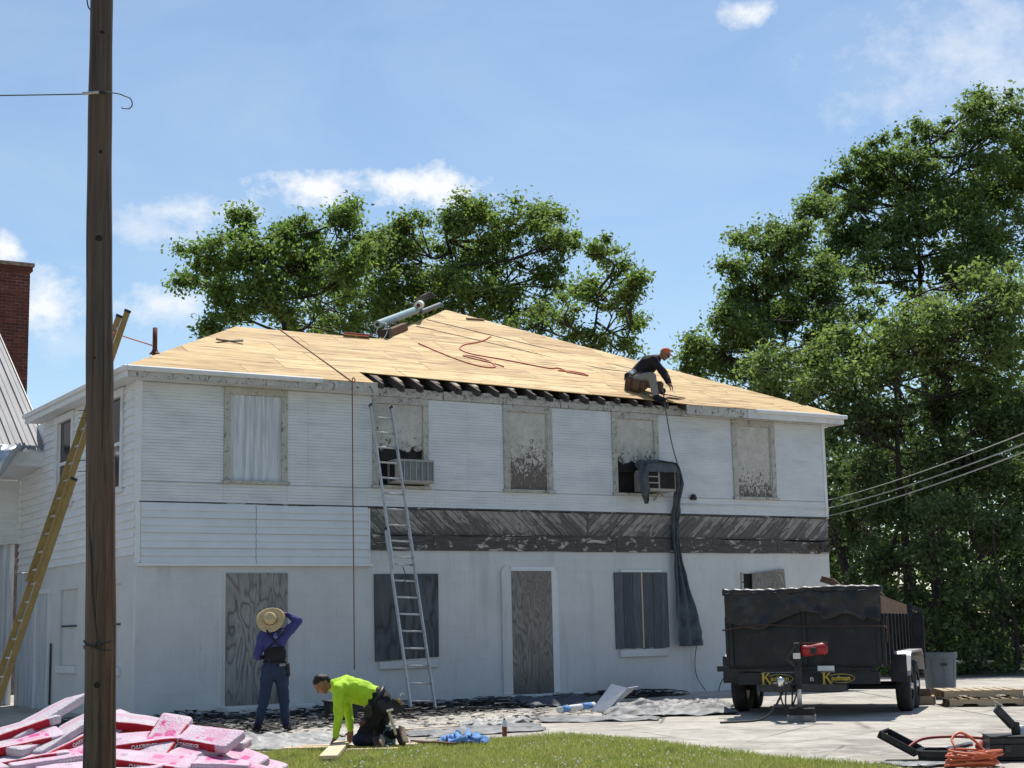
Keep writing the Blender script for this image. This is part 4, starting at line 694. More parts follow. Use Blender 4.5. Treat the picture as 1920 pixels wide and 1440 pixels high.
def crumple(name, quad, amp, mat, nx=40, ny=24, freq=2.2, seed=0, th=.003, base=.009, ridge=True):
    """crumpled sheet lying on the ground, quad = four world corners"""
    a, b_, c, d = [Vector((*q, 0)) if len(q) == 2 else Vector(q) for q in quad]; V = []; F = []
    for j in range(ny):
        for i in range(nx):
            u, v = i / (nx - 1), j / (ny - 1); p = (a * (1 - u) + b_ * u) * (1 - v) + (d * (1 - u) + c * u) * v; e = min(u, v, 1 - u, 1 - v)
            p += Vector((noise.noise((u * 5, v * 5, seed)), noise.noise((u * 5, v * 5, seed + 9)), 0)) * .18 * (1 if e < .05 else .7)
            h = noise.noise((p.x * freq * .6 + seed, p.y * freq * 2.2, seed)); h2 = noise.noise((p.x * freq * 1.3 + p.y, p.y * freq * 4.2, seed + 3)); h3 = noise.noise((p.x * freq * 4, p.y * freq * 5, seed + 4))
            z = (1 - abs(h) * 2.2) * .6 + abs(h2) * .7 + h3 * .25 if ridge else h + h2 * .4
            V.append(p + Vector((0, 0, base + max(0, z) * amp * min(1, .35 + e * 6))))
    for j in range(ny - 1):
        for i in range(nx - 1): F.append((j * nx + i, j * nx + i + 1, (j + 1) * nx + i + 1, (j + 1) * nx + i))
    b = MB(); b.add(V, F); return solid(b.build(name, mat, smooth=True), th)
hf = empty('hanging_felt', 'long strip of dark roofing felt hanging from the air conditioner down the wall', 'felt', HL(0, 0, 0), HA)
strip('left_tail', [(10.16, -.42, 4.54, .22), (10.06, -.44, 4.3, .3), (10.10, -.42, 4.0, .25), (10.13, -.41, 3.82, .15), (10.14, -.40, 3.72, .04)], 'felt_grey', hf, fold=.03, k=1.5)
strip('top_drape', [(10.03, -.40, 4.38, .1), (10.1, -.26, 4.54, .3), (10.5, -.24, 4.60, .42), (10.9, -.26, 4.54, .42), (11.0, -.3, 4.3, .2)], 'felt_grey', hf, across=(0, 1, .15), fold=.02, k=1, seed=2, outdir=(0, 0, 1))
strip('front_drape', [(10.55, -.40, 4.56, .74), (10.55, -.42, 4.46, .8), (10.58, -.41, 4.36, .8)], 'felt_grey', hf, fold=.012, k=2, seed=3)
strip('right_tail', [(10.98, -.36, 4.48, .12), (11.02, -.36, 4.2, .2), (11.06, -.22, 3.8, .17), (11.06, -.12, 3.4, .14), (11.06, -.12, 2.8, .16), (11.12, -.14, 2.2, .28), (11.22, -.16, 1.5, .54), (11.28, -.17, 1.15, .62), (11.30, -.16, .92, .62)], 'felt_grey', hf, fold=.045, k=2.2, seed=4, n=20)
tag(MB().tube(curve_pts([HL(10.75, -.25, 6.2), HL(10.76, -.33, 5.6), HL(10.86, -.34, 5.0), HL(10.98, -.37, 4.5)], 6), .013, 6).build('rope', 'rope_green', smooth=True), 'thin green rope from the roof worker down to the hanging felt', 'rope')
tag(MB().tube(curve_pts([HL(11.45, -.14, .92), HL(11.46, -.06, .6), HL(11.5, -.06, .3), HL(11.6, -.2, .02)], 6), .008, 5).build('loose_wire', 'wire_dark', smooth=True), 'thin wire dangling below the felt strip to the ground', 'wire')
tag(MB().tube([HL(12.0 + .32 * math.cos(a), -.5 - .08 * math.sin(a), .02 + .36 * math.sin(a)) for a in np.linspace(0, math.pi, 16)], .01, 5).build('wire_hoop', 'wire_dark', smooth=True), 'bent wire hoop standing at the wall foot left of the trailer', 'wire')
dd = MB(); dd.box(11.52, 11.66, -.09, -.02, 3.86, 3.93).box(11.55, 11.62, -.11, -.02, 3.92, 3.97); tag(dd.build('cable_gland', 'case_black', None, HL(0, 0, 0), (0, 0, HA), bevel=.012), 'small black fitting on the upper wall right of the felt', 'fitting')

# ------------------------------------------------------------------ things on the roof
rp = lambda x, y, h=.012: HL(x, y, rz(y) + h)
def cord(name, pts, mat, r_, lab, cat, n=8): return tag(MB().tube(curve_pts(pts, n), r_, 6).build(name, mat, smooth=True), lab, cat)
cord('extension_lead', [rp(6.72, 2.66), rp(6.9, 2.05), rp(7.15, 1.5), rp(7.44, 1.24), rp(7.75, 1.32), rp(7.85, 1.75), rp(7.6, 2.0), rp(7.4, 1.95), rp(7.9, 1.55), rp(8.0, 1.4)], 'orange_cord', .018, 'orange extension cord curving across the left of the roof deck', 'cord')
cord('extension_lead', [rp(9.14, 3.8), rp(8.6, 3.3), rp(7.9, 2.85), rp(7.6, 2.45), rp(7.75, 2.15), rp(8.3, 1.95), rp(8.8, 1.72), rp(9.2, 1.55), rp(9.45, 1.62), rp(9.55, 1.52), rp(9.35, 1.42), rp(9.7, 1.42), rp(9.95, 1.32), rp(9.9, 1.22), rp(9.5, 1.36)], 'orange_cord', .018, 'orange extension cord with loops ending near the roof worker', 'cord')
cord('chalk_line', [rp(8.09, 4.83), rp(9.8, 3.5), rp(11.5, 2.2), rp(11.2, 1.0, .3)], 'wire_dark', .007, 'upper thin dark line running along the roof to the worker', 'line')
cord('chalk_line', [rp(7.46, 4.14), rp(9.2, 2.95), rp(10.6, 1.95), rp(10.9, .9, .25)], 'wire_dark', .007, 'lower thin dark line running along the roof to the worker', 'line')
cord('hanging_line', [rp(3.71, 2.85), rp(3.72, 1.5), rp(3.73, -.38), HL(3.73, -.42, 5.7), HL(3.74, -.40, 4), HL(3.76, -.38, 2.2), HL(3.78, -.34, .7)], 'brown_cord', .011, 'thin brown cord running over the eave and down the front wall', 'cord')
cord('safety_line', [HL(-.75, .4, 6.55), HL(-.2, .45, 6.42), HL(.38, .52, 6.3)], 'orange_cord', .011, 'short orange line from the vent pipe to the yellow ladder', 'line', 3)
for (x, y, a, l_, m_, lab) in ((2.08, 1.6, .5, .34, 'old_wood', 'short broken batten lying left on the roof deck'), (2.32, 1.62, -.3, .3, 'scrap_grey', 'grey scrap of wood right beside the broken batten'), (9.6, 5.25, .1, .5, 'old_wood', 'dark strip of wood just below the roof peak')):
    tag(MB().bar((-l_ / 2, 0, 0), (l_ / 2, 0, .02), .06, .03).build('wood_scrap', m_, None, rp(x, y, .02), (math.atan(SL), 0, HA + a)), lab, 'scrap')
def roll(a, b_, r_, mat, lab, core='case_black', name='underlayment_roll'):
    a, b_ = Vector(a), Vector(b_); t = empty(name, lab, 'roll', a); d = (b_ - a); MB().tube([(0, 0, 0), d * .5, d], r_, 20).build('sheet', mat, t, smooth=False); dn = d.normalized(); MB().tube([-dn * .012, dn * .01], r_ * .45, 14).build('core', core, t); MB().tube([d - dn * .01, d + dn * .012], r_ * .45, 14).build('core', core, t); return t
roll(HL(5.95, 3.0, 7.58), HL(7.75, 4.68, 8.36), .085, 'roll_green', 'pale green roll of underlayment lying along the roof hip')
roll(HL(7.95, 4.86, 8.36), HL(9.0, 5.85, 8.82), .055, 'bin_grey', 'grey roll just below the roof peak')
roll(HL(7.74, 4.55, 8.44), HL(8.0, 4.95, 8.56), .095, 'label_white', 'white roll with red end standing out at the roof hip', 'rust_red')
cbx = empty('felt_box', 'brown cardboard box of felt lying open along the roof hip', 'box', HL(6.1, 2.98, 7.36)); dv = EX * .86 + EY * .8 + Vector((0, 0, .38)); MB().bar((0, 0, 0), dv, .2, .2).build('body', 'cardboard', cbx); MB().bar((-.05 * dv.x, -.05 * dv.y, -.02), dv * .1, .24, .26).build('flap', 'tarp_black', cbx)
tag(MB().tube([HL(6.0, 2.9, 7.42) + (EX * .12 + Vector((0, 0, .14))) * math.cos(a) + (Vector((0, 0, .15)) + EY * .1) * math.sin(a) for a in np.linspace(0, 5.6, 20)], .008, 5).build('wire_coil', 'label_white', smooth=True), 'thin white loop of strap at the end of the felt box', 'strap')
tag(strip('felt_sheet', [(0, 0, 0, .3), (.5, .3, .22, .32), (1.0, .62, .4, .25), (1.35, .82, .47, .05)], 'tarp_black', None, across=(.2, -.3, .6), fold=.02, outdir=(0, 0, 1)), 'black folded felt sticking up beyond the roof peak', 'felt'); bpy.data.objects['felt_sheet'].location = HL(7.9, 5.1, 8.62); bpy.data.objects['felt_sheet'].rotation_euler = (0, 0, HA + .2)
tag(MB().prism([(0, 0), (.6, .0), (.62, .2), (.1, .22)], lambda x, y: (x, y, .02 + .08 * y), lambda x, y: (x, y, .05 + .14 * y)).build('red_wrapper', 'red_plastic', None, HL(5.05, 2.7, 7.25), (0, 0, HA), bevel=.004), 'flat red wrapper lying at the low roof ridge', 'wrapper')
tag(strip('torn_foil', [(0, 0, .2, 1.0), (-.1, -.16, .08, 1.0), (-.16, -.2, -.16, .8), (-.1, -.18, -.42, .36), (-.05, -.16, -.5, .1)], 'galvanised', None, fold=.06, k=2.5, seed=8, n=22), 'torn silver foil sheet hanging from the annex eave', 'foil'); bpy.data.objects['torn_foil'].location = HL(-.95, 5.8, 4.92); bpy.data.objects['torn_foil'].rotation_euler = (0, 0, HA)

# ------------------------------------------------------------------ trailer
tl = empty('dump_trailer', 'black dump trailer with draped tarp parked in front of the house corner', 'trailer', (4.17, 22.72, 0), -R(20))
MB().box(-1.08, 1.08, 0, .04, .74, 1.74).build('front_panel', 'steel_black', tl)
for x in (-1.1, -.02, 1.04): MB().box(x, x + .06, -.035, -.001, .74, 1.72).build('panel_rib', 'steel_black', tl, bevel=.006)
MB().box(-1.1, 1.1, -.05, .05, 1.741, 1.79).build('top_rail', 'steel_black', tl, bevel=.008)
for s_ in (-1, 1):
    x0, x1 = (1.081, 1.105) if s_ > 0 else (-1.105, -1.081); MB().box(x0, x1, .0, 3.7, .74, 1.42).build('side_wall', 'steel_black', tl)
    for y in np.arange(.0, 3.7, .46): MB().box(min(s_ * 1.106, s_ * 1.16), max(s_ * 1.106, s_ * 1.16), y, y + .06, .72, 1.46).build('side_post', 'steel_black', tl, bevel=.005)
    sb = MB(); sb.prism([(.02, 1.46), (3.5, 1.44), (3.5, 1.60), (.02, 1.72)], lambda y, z: (s_ * 1.085, y, z), lambda y, z: (s_ * 1.125, y, z)); sb.build('side_board', 'old_wood' if s_ > 0 else 'steel_black', tl)
    fe = link('fender', None, tl); xa, xb = sorted((s_ * 1.11, s_ * 1.40)); MB().prism([(.86, .55), (.86, .62), (1.0, .84), (1.1, .9), (2.7, .9), (2.85, .82), (2.98, .6), (2.98, .57), (2.83, .79), (2.7, .87), (1.1, .87), (1.02, .81), (.89, .6)], lambda y, z: (xa, y, z), lambda y, z: (xb, y, z)).build('tread_plate', 'tread_plate', fe); MB().box(xa + .001, xb - .05, .83, .859, .46, .86).build('mud_guard', 'steel_black', fe)
    for y in (1.45, 2.28):
        wh = link('wheel', None, tl, (s_ * 1.24, y, .37)); prof = [(.2, -.10), (.27, -.115), (.345, -.105), (.368, -.07), (.37, 0), (.368, .07), (.345, .105), (.27, .115), (.2, .10)]; b = MB(); n_ = 32
        V = [(h, r_ * math.cos(2 * math.pi * j / n_), r_ * math.sin(2 * math.pi * j / n_)) for j in range(n_) for r_, h in prof]; k_ = len(prof); b.add(V, [(j * k_ + i, j * k_ + i + 1, ((j + 1) % n_) * k_ + i + 1, ((j + 1) % n_) * k_ + i) for j in range(n_) for i in range(k_ - 1)]); b.build('tyre', 'tyre', wh, smooth=True)
        MB().tube([(-.09, 0, 0), (.07, 0, 0), (.085, 0, 0)], [.205, .205, .19], 24).build('rim', 'dark_metal', wh); MB().tube([(s_ * .08, 0, 0), (s_ * .12, 0, 0)], [.06, .05], 14).build('hub', 'chrome', wh)
MB().box(-1.15, -.95, .0, .08, .60, .70).build('step_bracket', 'steel_black', tl); MB().box(-1.3, -1.1, -.02, .05, .66, .74).build('side_bracket', 'steel_black', tl)
MB().box(-1.08, 1.08, .041, 3.7, .70, .739).build('bed_floor', 'steel_black', tl); MB().box(-1.02, 1.02, -.02, .06, .645, .699).build('front_sill', 'steel_black', tl, bevel=.004); MB().box(-.98, 1.06, -.08, .0, .465, .64).build('cross_beam', 'steel_black', tl, bevel=.006)
for s_ in (-1, 1): MB().bar((s_ * .42, .1, .5), (s_ * .42, 3.7, .5), .08, .16).build('chassis_rail', 'steel_black', tl)
MB().box(-.3, .45, .5, 1.2, .33, .48).build('pump_box', 'dark_metal', tl, bevel=.02); MB().tube([(-1.2, 1.45, .37), (1.2, 1.45, .37)], .045, 10).build('axle', 'dark_metal', tl); MB().tube([(-1.2, 2.28, .37), (1.2, 2.28, .37)], .045, 10).build('axle', 'dark_metal', tl)
for s_ in (-1, 1): MB().bar((s_ * .62 - .06, -.04, .42), (-.12 + s_ * .06, -1.15, .46), .08, .10).build('tongue_bar', 'steel_black', tl)
MB().box(-.24, -.0, -1.36, -1.1, .42, .55).build('coupler', 'dark_metal', tl, bevel=.02); MB().tube([(-.12, -1.33, .5), (-.12, -1.33, .6), (-.12, -1.33, .62)], [.05, .05, .03], 12).build('coupler_cap', 'chrome', tl, smooth=True)
jk = link('jack', None, tl); MB().tube([(.08, -1.08, .18), (.08, -1.08, .62)], .033, 12).build('inner_tube', 'galvanised', jk, smooth=True); MB().box(.035, .125, -1.125, -1.035, .45, 1.08).build('outer_tube', 'steel_black', jk, bevel=.008); MB().bar((.08, -1.13, 1.05), (-.06, -1.16, .86), .03, .03).build('crank', 'dark_metal', jk); MB().bar((-.06, -1.16, .86), (.06, -1.17, .76), .03, .03).build('crank_handle', 'dark_metal', jk); MB().box(.03, .13, -1.132, -1.127, .86, .94).build('label_plate', 'label_white', jk)
for x in (-1.0, -.5, .55, 1.0): MB().box(x - .025, x + .025, -.062, -.051, 1.748, 1.772).build('marker_light', 'red_plastic' if abs(x) < .9 else 'strap_orange', tl)
for y in (.4, 1.9, 3.3): MB().box(1.161, 1.168, y - .04, y + .04, .75, .78).build('reflector', 'red_plastic', tl)
MB().box(.19, .43, -.086, -.081, .66, .73).build('plate', 'label_white', tl)
for s_ in (-1, 1): MB().tube(curve_pts([(-.12 + s_ * .05, -1.2, .48), (-.12 + s_ * .02, -1.15, .25), (-.05, -1.05, .17), (.0 + s_ * .04, -.9, .45)], 8), .012, 6).build('safety_chain', 'dark_metal', tl, smooth=True)
MB().tube(curve_pts([(-.1, -1.1, .5), (-.25, -1.2, .2), (-.42, -1.3, .05), (-.75, -1.35, .02), (-.95, -1.5, .02)], 7), .015, 6).build('power_cable', 'wire_dark', tl, smooth=True)
for nm, a, b_ in (('gate_post', (1.14, 3.72, .6), (1.14, 3.72, 1.62)), ('gate_post', (-1.14, 3.72, .6), (-1.14, 3.72, 1.62)), ('gate_arm', (1.16, 3.72, 1.55), (1.3, 3.8, 1.5)), ('gate_arm', (1.3, 3.8, 1.52), (1.3, 3.8, .55)), ('gate_frame', (-1.1, 3.74, .8), (1.1, 3.74, .8)), ('gate_frame', (-1.1, 3.74, 1.4), (1.1, 3.74, 1.4))): MB().bar(a, b_, .09, .07).build(nm, 'steel_black', tl)
MB().box(1.17, 1.3, 3.72, 3.76, .5, 1.45).build('gate_panel', 'steel_black', tl)
# decal: tall serif initial plus lettering on the cross beam
def decal(xc, parent, w_=.42):
    g = link('decal', None, parent, (xc, -.083, .552)); b = MB(); fy = lambda x, z: (x, 0, z); fz = lambda x, z: (x, -.002, z); x0 = -w_ / 2
    for P in ([(x0, -.075), (x0 + .028, -.075), (x0 + .028, .075), (x0, .075)], [(x0 - .015, -.082), (x0 + .043, -.082), (x0 + .043, -.072), (x0 - .015, -.072)], [(x0 - .015, .072), (x0 + .043, .072), (x0 + .043, .082), (x0 - .015, .082)], [(x0 + .029, -.005), (x0 + .06, .03), (x0 + .115, .082), (x0 + .085, .082), (x0 + .029, .02)], [(x0 + .045, .008), (x0 + .06, .03), (x0 + .135, -.08), (x0 + .10, -.08)]): b.prism(P, fy, fz)
    b.build('initial', 'decal_yellow', g)
    b = MB(); n_ = 40; rg = lambda a, e: (x0 + .255 + (.19 + e) * math.cos(a), (.058 + e) * math.sin(a)); aa = np.linspace(-2.5, 2.5, n_)
    for a0, a1 in zip(aa, aa[1:]): b.prism([rg(a0, 0), rg(a1, 0), rg(a1, .007), rg(a0, .007)], fy, fz)
    b.build('oval_ring', 'decal_yellow', g); link('lettering', text_mesh('aufman', .094, 'decal_yellow'), g, (x0 + .255, -.001, 0), (math.pi / 2, 0, 0)); return g
decal(.48, tl, .44); decal(-.42, tl, .40); link('lettering', text_mesh('n', .11, 'decal_white'), tl, (.1, -.084, .55), (math.pi / 2, 0, 0))
tp = link('tarp', None, tl)
def apron(x, t):
    lo = 1.42 + .10 * math.sin(x * 2.3 + 1) + .12 * noise.noise((x * 2.2, 0, 4)) - .12 * math.exp(-((x + .55) / .25) ** 2) - (.1 if .3 < x < .9 else 0); return 1.8 - (1.8 - lo) * t
V = []; F = []; nx, ny = 56, 16
for j in range(ny):
    for i in range(nx):
        x = -1.13 + 2.26 * i / (nx - 1); t = j / (ny - 1); V.append((x, -.075 - .03 * t - .03 * noise.noise((x * 3.5, t * 2.5, 2)) * (.3 + t) - .015 * math.sin(x * 16 + t * 3), apron(x, t) + .01 * noise.noise((x * 6, t, 1))))
for j in range(ny - 1):
    for i in range(nx - 1): F.append((j * nx + i, j * nx + i + 1, (j + 1) * nx + i + 1, (j + 1) * nx + i))
b = MB(); b.add(V, F); solid(b.build('apron', 'tarp_black', tp, smooth=True), .004)
b = MB(); b.tube([(x, -.03 + .015 * math.sin(x * 9), 1.815 + .012 * math.sin(x * 3.1)) for x in np.linspace(-1.16, 1.16, 60)], [.052 + .012 * noise.noise((x * 7, 0, 0)) + .006 * math.sin(x * 37) for x in np.linspace(-1.16, 1.16, 60)], 14); b.build('roll', 'tarp_black', tp, smooth=True)
V = []; F = []
for j in range(10):
    for i in range(24): x = -1.1 + 2.2 * i / 23; y = -.02 + 1.5 * j / 9; V.append((x, y, 1.78 - .12 * (y / 1.5) + .07 * noise.noise((x * 2, y * 2, 6))))
for j in range(9):
    for i in range(23): F.append((j * 24 + i, j * 24 + i + 1, (j + 1) * 24 + i + 1, (j + 1) * 24 + i))
b = MB(); b.add(V, F); solid(b.build('cover', 'tarp_black', tp, smooth=True), .004)
MB().tube(curve_pts([(-1.17, .1, 1.26), (-1.13, -.13, 1.27), (-.6, -.14, 1.33), (0, -.12, 1.30), (.6, -.12, 1.29), (1.13, -.12, 1.28), (1.17, .1, 1.25)], 6), .012, 6).build('strap', 'strap_orange', tl, smooth=True)
MB().tube([(1.17, .08, 1.05), (1.175, .1, 1.42)], .02, 6).build('ratchet_strap', 'strap_orange', tl)
TL = Matrix.Translation((4.17, 22.72, 0)) @ Matrix.Rotation(-R(20), 4, 'Z')
rb = empty('red_pouch', 'red zip pouch hung on the jack of the trailer', 'pouch', TL @ Vector((.3, -1.02, .98)), -R(20))
V = []; F = []; n1, n2 = 18, 14
for i in range(n1):
    u = i / (n1 - 1) * 2 - 1; sq = .095 * (1 - .5 * abs(u) ** 8) * (.82 + .18 * u * u)
    for j in range(n2): a = 2 * math.pi * j / n2; V.append((u * .19, .075 * math.cos(a) * (1 - .4 * abs(u) ** 6) + .01 * noise.noise((u * 4, a, 0)), sq * math.sin(a) + .012 * math.sin(u * 3)))
for i in range(n1 - 1):
    for j in range(n2): F.append((i * n2 + j, i * n2 + (j + 1) % n2, (i + 1) * n2 + (j + 1) % n2, (i + 1) * n2 + j))
F += [tuple(range(n2)), tuple((n1 - 1) * n2 + j for j in range(n2))]; b = MB(); b.add(V, F); b.build('body', 'red_plastic', rb, smooth=True); MB().box(-.03, .05, -.083, -.07, -.06, .03).build('patch', 'case_black', rb, bevel=.004); MB().bar((-.2, 0, .09), (.2, 0, .095), .03, .02).build('strap', 'rust_red', rb)
jb = empty('support_block', 'dark wooden block under the trailer jack', 'block', TL @ Vector((.1, -1.08, 0)), -R(14)); MB().box(-.19, .19, -.14, .14, .005, .1).build('lower_timber', 'scrap_grey', jb, bevel=.006); MB().box(-.17, .18, -.13, .12, .101, .19).build('upper_timber', 'tar_scrap', jb, bevel=.006)
tag(MB().prism([(-.25, .08), (-.22, .17), (-.05, .14), (.05, .07), (.24, .05), (.26, -.03), (.05, -.01), (-.1, .05)], lambda x, z: (x, -.05, z), lambda x, z: (x, .05, z)).build('broken_joist', 'old_wood', None, TL @ Vector((.42, .6, 1.84)), (0, .12, -R(20)), bevel=.005), 'broken brown length of timber sticking up out of the trailer', 'timber')
ck = empty('wheel_chock', 'stack of small timber blocks wedged behind the trailer wheel', 'chock', (6.55, 25.35, 0), -R(20)); MB().box(-.16, .16, -.2, .2, .006, .14).build('lower_block', 'pallet_wood', ck, bevel=.006); MB().box(-.15, .10, -.18, .2, .141, .24).build('upper_block', 'old_wood', ck, bevel=.006)

# ------------------------------------------------------------------ bin, pallets
bn = empty('rubbish_bin', 'grey plastic rubbish bin standing behind the trailer wheels', 'bin', (7.28, 27.03, .004)); prof = [(0, 0), (.225, 0), (.24, .02), (.285, .66), (.285, .68), (.305, .69), (.305, .76), (.30, .775), (.275, .775), (.265, .7), (.225, .06), (0, .05)]; b = MB(); n_ = 36
b.add([(r_ * math.cos(2 * math.pi * j / n_), r_ * math.sin(2 * math.pi * j / n_), z) for j in range(n_) for r_, z in prof], [(j * 12 + i, ((j + 1) % n_) * 12 + i, ((j + 1) % n_) * 12 + i + 1, j * 12 + i + 1) for j in range(n_) for i in range(11)]); b.build('tub', 'bin_grey', bn, smooth=False)
for s_ in (-1, 1): MB().tube([(s_ * .3, -.07, .62), (s_ * .345, -.06, .6), (s_ * .345, .06, .6), (s_ * .3, .07, .62)], .016, 8).build('handle', 'bin_grey', bn, smooth=True)
for a in np.linspace(0, 2 * math.pi, 9)[:-1]: MB().bar((.235 * math.cos(a), .235 * math.sin(a), .03), (.288 * math.cos(a), .288 * math.sin(a), .66), .02, .012, (math.cos(a), math.sin(a), 0)).build('rib', 'bin_grey', bn)
MB().box(-.06, .05, -.305, -.298, .56, .60).build('badge', 'case_black', bn)
def pallet(loc, rz_, lab):
    p = empty('pallet', lab, 'pallet', loc, rz_, 'wooden pallets')
    for y in (-.46, 0, .46):
        P = [(-.6, 0), (-.42, 0), (-.38, .03), (-.2, .03), (-.16, 0), (.16, 0), (.2, .03), (.38, .03), (.42, 0), (.6, 0), (.6, .088), (-.6, .088)]; MB().prism(P, lambda x, z: (x, y - .02, z + .016), lambda x, z: (x, y + .02, z + .016)).build('stringer', 'pallet_wood', p)
    for i in range(8): x = -.55 + i * .157; MB().box(x - .062, x + .062, -.5, .5, .105, .121).build('deck_board', 'pallet_wood', p)
    for x in (-.55, 0, .55): MB().box(x - .06, x + .06, -.5, .5, 0, .0155).build('bottom_board', 'pallet_wood', p)
    return p
pallet((7.35, 24.75, .006), -.15, 'lower wooden pallet of the pair behind the tool cases'); pallet((7.28, 24.88, .13), -.1, 'upper pale wooden pallet lying on top of the other'); pallet((8.35, 24.6, .006), .1, 'wooden pallet cut off by the right edge of the picture')

# ------------------------------------------------------------------ shingle bundles
def bundle_mesh(bend, twist, seed, lx=.5, ly=.165, h=.085):
    nx, ny = 13, 7; V = []; idx = {}; F = []; random.seed(seed)
    def pt(i, j, k_):
        u, v = i / (nx - 1) * 2 - 1, j / (ny - 1) * 2 - 1; soft = .02 * (abs(u) > .99) + .0
        x, y = u * lx * (1 - .015 * (k_ in (0, 3))), v * ly * (1 - .03 * (k_ in (0, 3))); z = (0, .012, h - .012, h)[k_]
        z += bend * u * u * lx * .5 + twist * u * v * .05 + (.010 * noise.noise((u * 3 + seed, v * 2, k_)) if k_ > 1 else 0) + (.007 * noise.noise((u * 9 + seed, v * 5, 3)) if k_ == 3 else 0); y += .012 * noise.noise((u * 4, seed, k_ * 2)); return (x, y, z)
    for k_ in range(4):
        for i in range(nx):
            for j in range(ny):
                if k_ in (0, 3) or i in (0, nx - 1) or j in (0, ny - 1): idx[(i, j, k_)] = len(V); V.append(pt(i, j, k_))
    for k_ in (0, 3):
        for i in range(nx - 1):
            for j in range(ny - 1): F.append((idx[i, j, k_], idx[i + 1, j, k_], idx[i + 1, j + 1, k_], idx[i, j + 1, k_]))
    for k_ in range(3):
        for i in range(nx - 1):
            for j in (0, ny - 1): F.append((idx[i, j, k_], idx[i + 1, j, k_], idx[i + 1, j, k_ + 1], idx[i, j, k_ + 1]))
        for j in range(ny - 1):
            for i in (0, nx - 1): F.append((idx[i, j, k_], idx[i, j + 1, k_], idx[i, j + 1, k_ + 1], idx[i, j, k_ + 1]))
    b = MB(); b.add(V, F); return b.mesh('wrapper_film', 'wrapper_back' if seed == 1 else 'wrapper', smooth=True)
BM = [bundle_mesh(b_, t_, i) for i, (b_, t_) in enumerate(((.0, .2), (-.04, -.3), (.06, .4), (-.2, .2), (-.06, -.4)))]
TXT = text_mesh('OAKRIDGE', .05, 'decal_white')
BUND = [(-4.8, 15.85, 0.5336, 58, 22, -4, 1, 'topmost pale shingle bundle at the upper left of the pile'),
    (-4.5, 15.62, 0.4048, 60, 20, -2, 1, 'shingle bundle just under the topmost one, left of the pole'),
    (-4.47, 15.55, 0.30360000000000004, 58, 18, -2, 0, 'red-sided shingle bundle third from the top, left of the pole'),
    (-4.2, 15.8, 0.3496, 66, 18, 14, 2, 'red shingle bundle half hidden behind the pole on its left side'),
    (-4.42, 15.2, 0.18400000000000002, 30, 6, 8, 0, 'red-sided shingle bundle with white lettering left of the pole foot'),
    (-4.85, 15.15, 0.18400000000000002, 24, 6, 10, 4, 'lettered shingle bundle lowest at the left of the pole'),
    (-5.15, 15.4, 0.3312, -24, -6, 14, 1, 'pale shingle bundle tilted at the left picture edge'),
    (-5.3, 15.0, 0.18400000000000002, -34, -8, 10, 1, 'pale shingle bundle low at the left picture edge'),
    (-5.35, 14.9, 0.0552, -10, 0, 4, 1, 'bottom shingle bundle at the left picture edge'),
    (-4.55, 14.9, 0.0552, 10, 0, 6, 3, 'bottom shingle bundle directly left of the pole'),
    (-4.1, 15.05, 0.1104, 25, 3, 10, 2, 'shingle bundle behind the pole foot'),
    (-3.75, 15.95, 0.4416, -14, -8, 10, 1, 'white bundle bent over the back of the pile right of the pole'),
    (-3.75, 15.55, 0.3128, 10, 4, 16, 4, 'red shingle bundle seen right beside the pole'),
    (-3.538, 15.45, 0.25760000000000005, 76, 30, 4, 2, 'pink shingle bundle folded down on the right half'),
    (-3.179, 15.55, 0.34040000000000004, -30, -5, 22, 0, 'pink-printed shingle bundle on top of the right half'),
    (-3.21, 15.8, 0.276, -6, -3, 10, 1, 'pale shingle bundle under the pink-printed one'),
    (-3.6, 15.08, 0.1564, -8, -6, 14, 0, 'lettered red bundle slanting down right of the pole foot'),
    (-3.304, 15.22, 0.1564, 50, 12, 8, 2, 'lettered red bundle standing slantwise in the right half'),
    (-3.093, 15.12, 0.11960000000000001, 4, -4, 10, 4, 'red lettered bundle bent over at the right end of the pile'),
    (-2.976, 15.62, 0.18400000000000002, -24, -10, 12, 3, 'red and pink bundle sagging at the back right'),
    (-2.836, 15.85, 0.0552, -20, -5, 8, 3, 'pink bundle on the ground at the back right of the pile'),
    (-2.836, 15.3, 0.046000000000000006, -30, -5, 14, 3, 'pink bundle lying lowest at the right end of the pile'),
    (-3.21, 14.9, 0.0276, 4, 0, 8, 4, 'small lettered bundle low in front of the right half'),
    (-3.46, 14.8, 0.046000000000000006, 8, 0, 10, 1, 'white bundle at the bottom edge right of the pole'),
    (-3.6, 15.5, 0.0552, 0, 0, 0, 0, 'bottom shingle bundle inside the right half'),
    (-4.9, 15.8, 0.23, 30, 6, 0, 4, 'shingle bundle buried at the back left of the pile'),
    (-4.6, 15.9, 0.1104, 10, 0, 0, 1, 'bottom shingle bundle at the back of the pile'),
    (-5.05, 15.55, 0.42, 40, 14, 4, 1, 'pale shingle bundle directly beneath the topmost one at left'),
    (-4.95, 15.3, 0.3, 30, 10, 6, 2, 'red and pink shingle bundle in the middle of the left half'),
    (-5.35, 15.45, 0.12, 5, 0, 4, 0, 'red lettered bundle low at the left picture edge'),
    (-3.95, 15.45, 0.22, 18, 4, 10, 1, 'pale shingle bundle seen just right of the pole edge')]
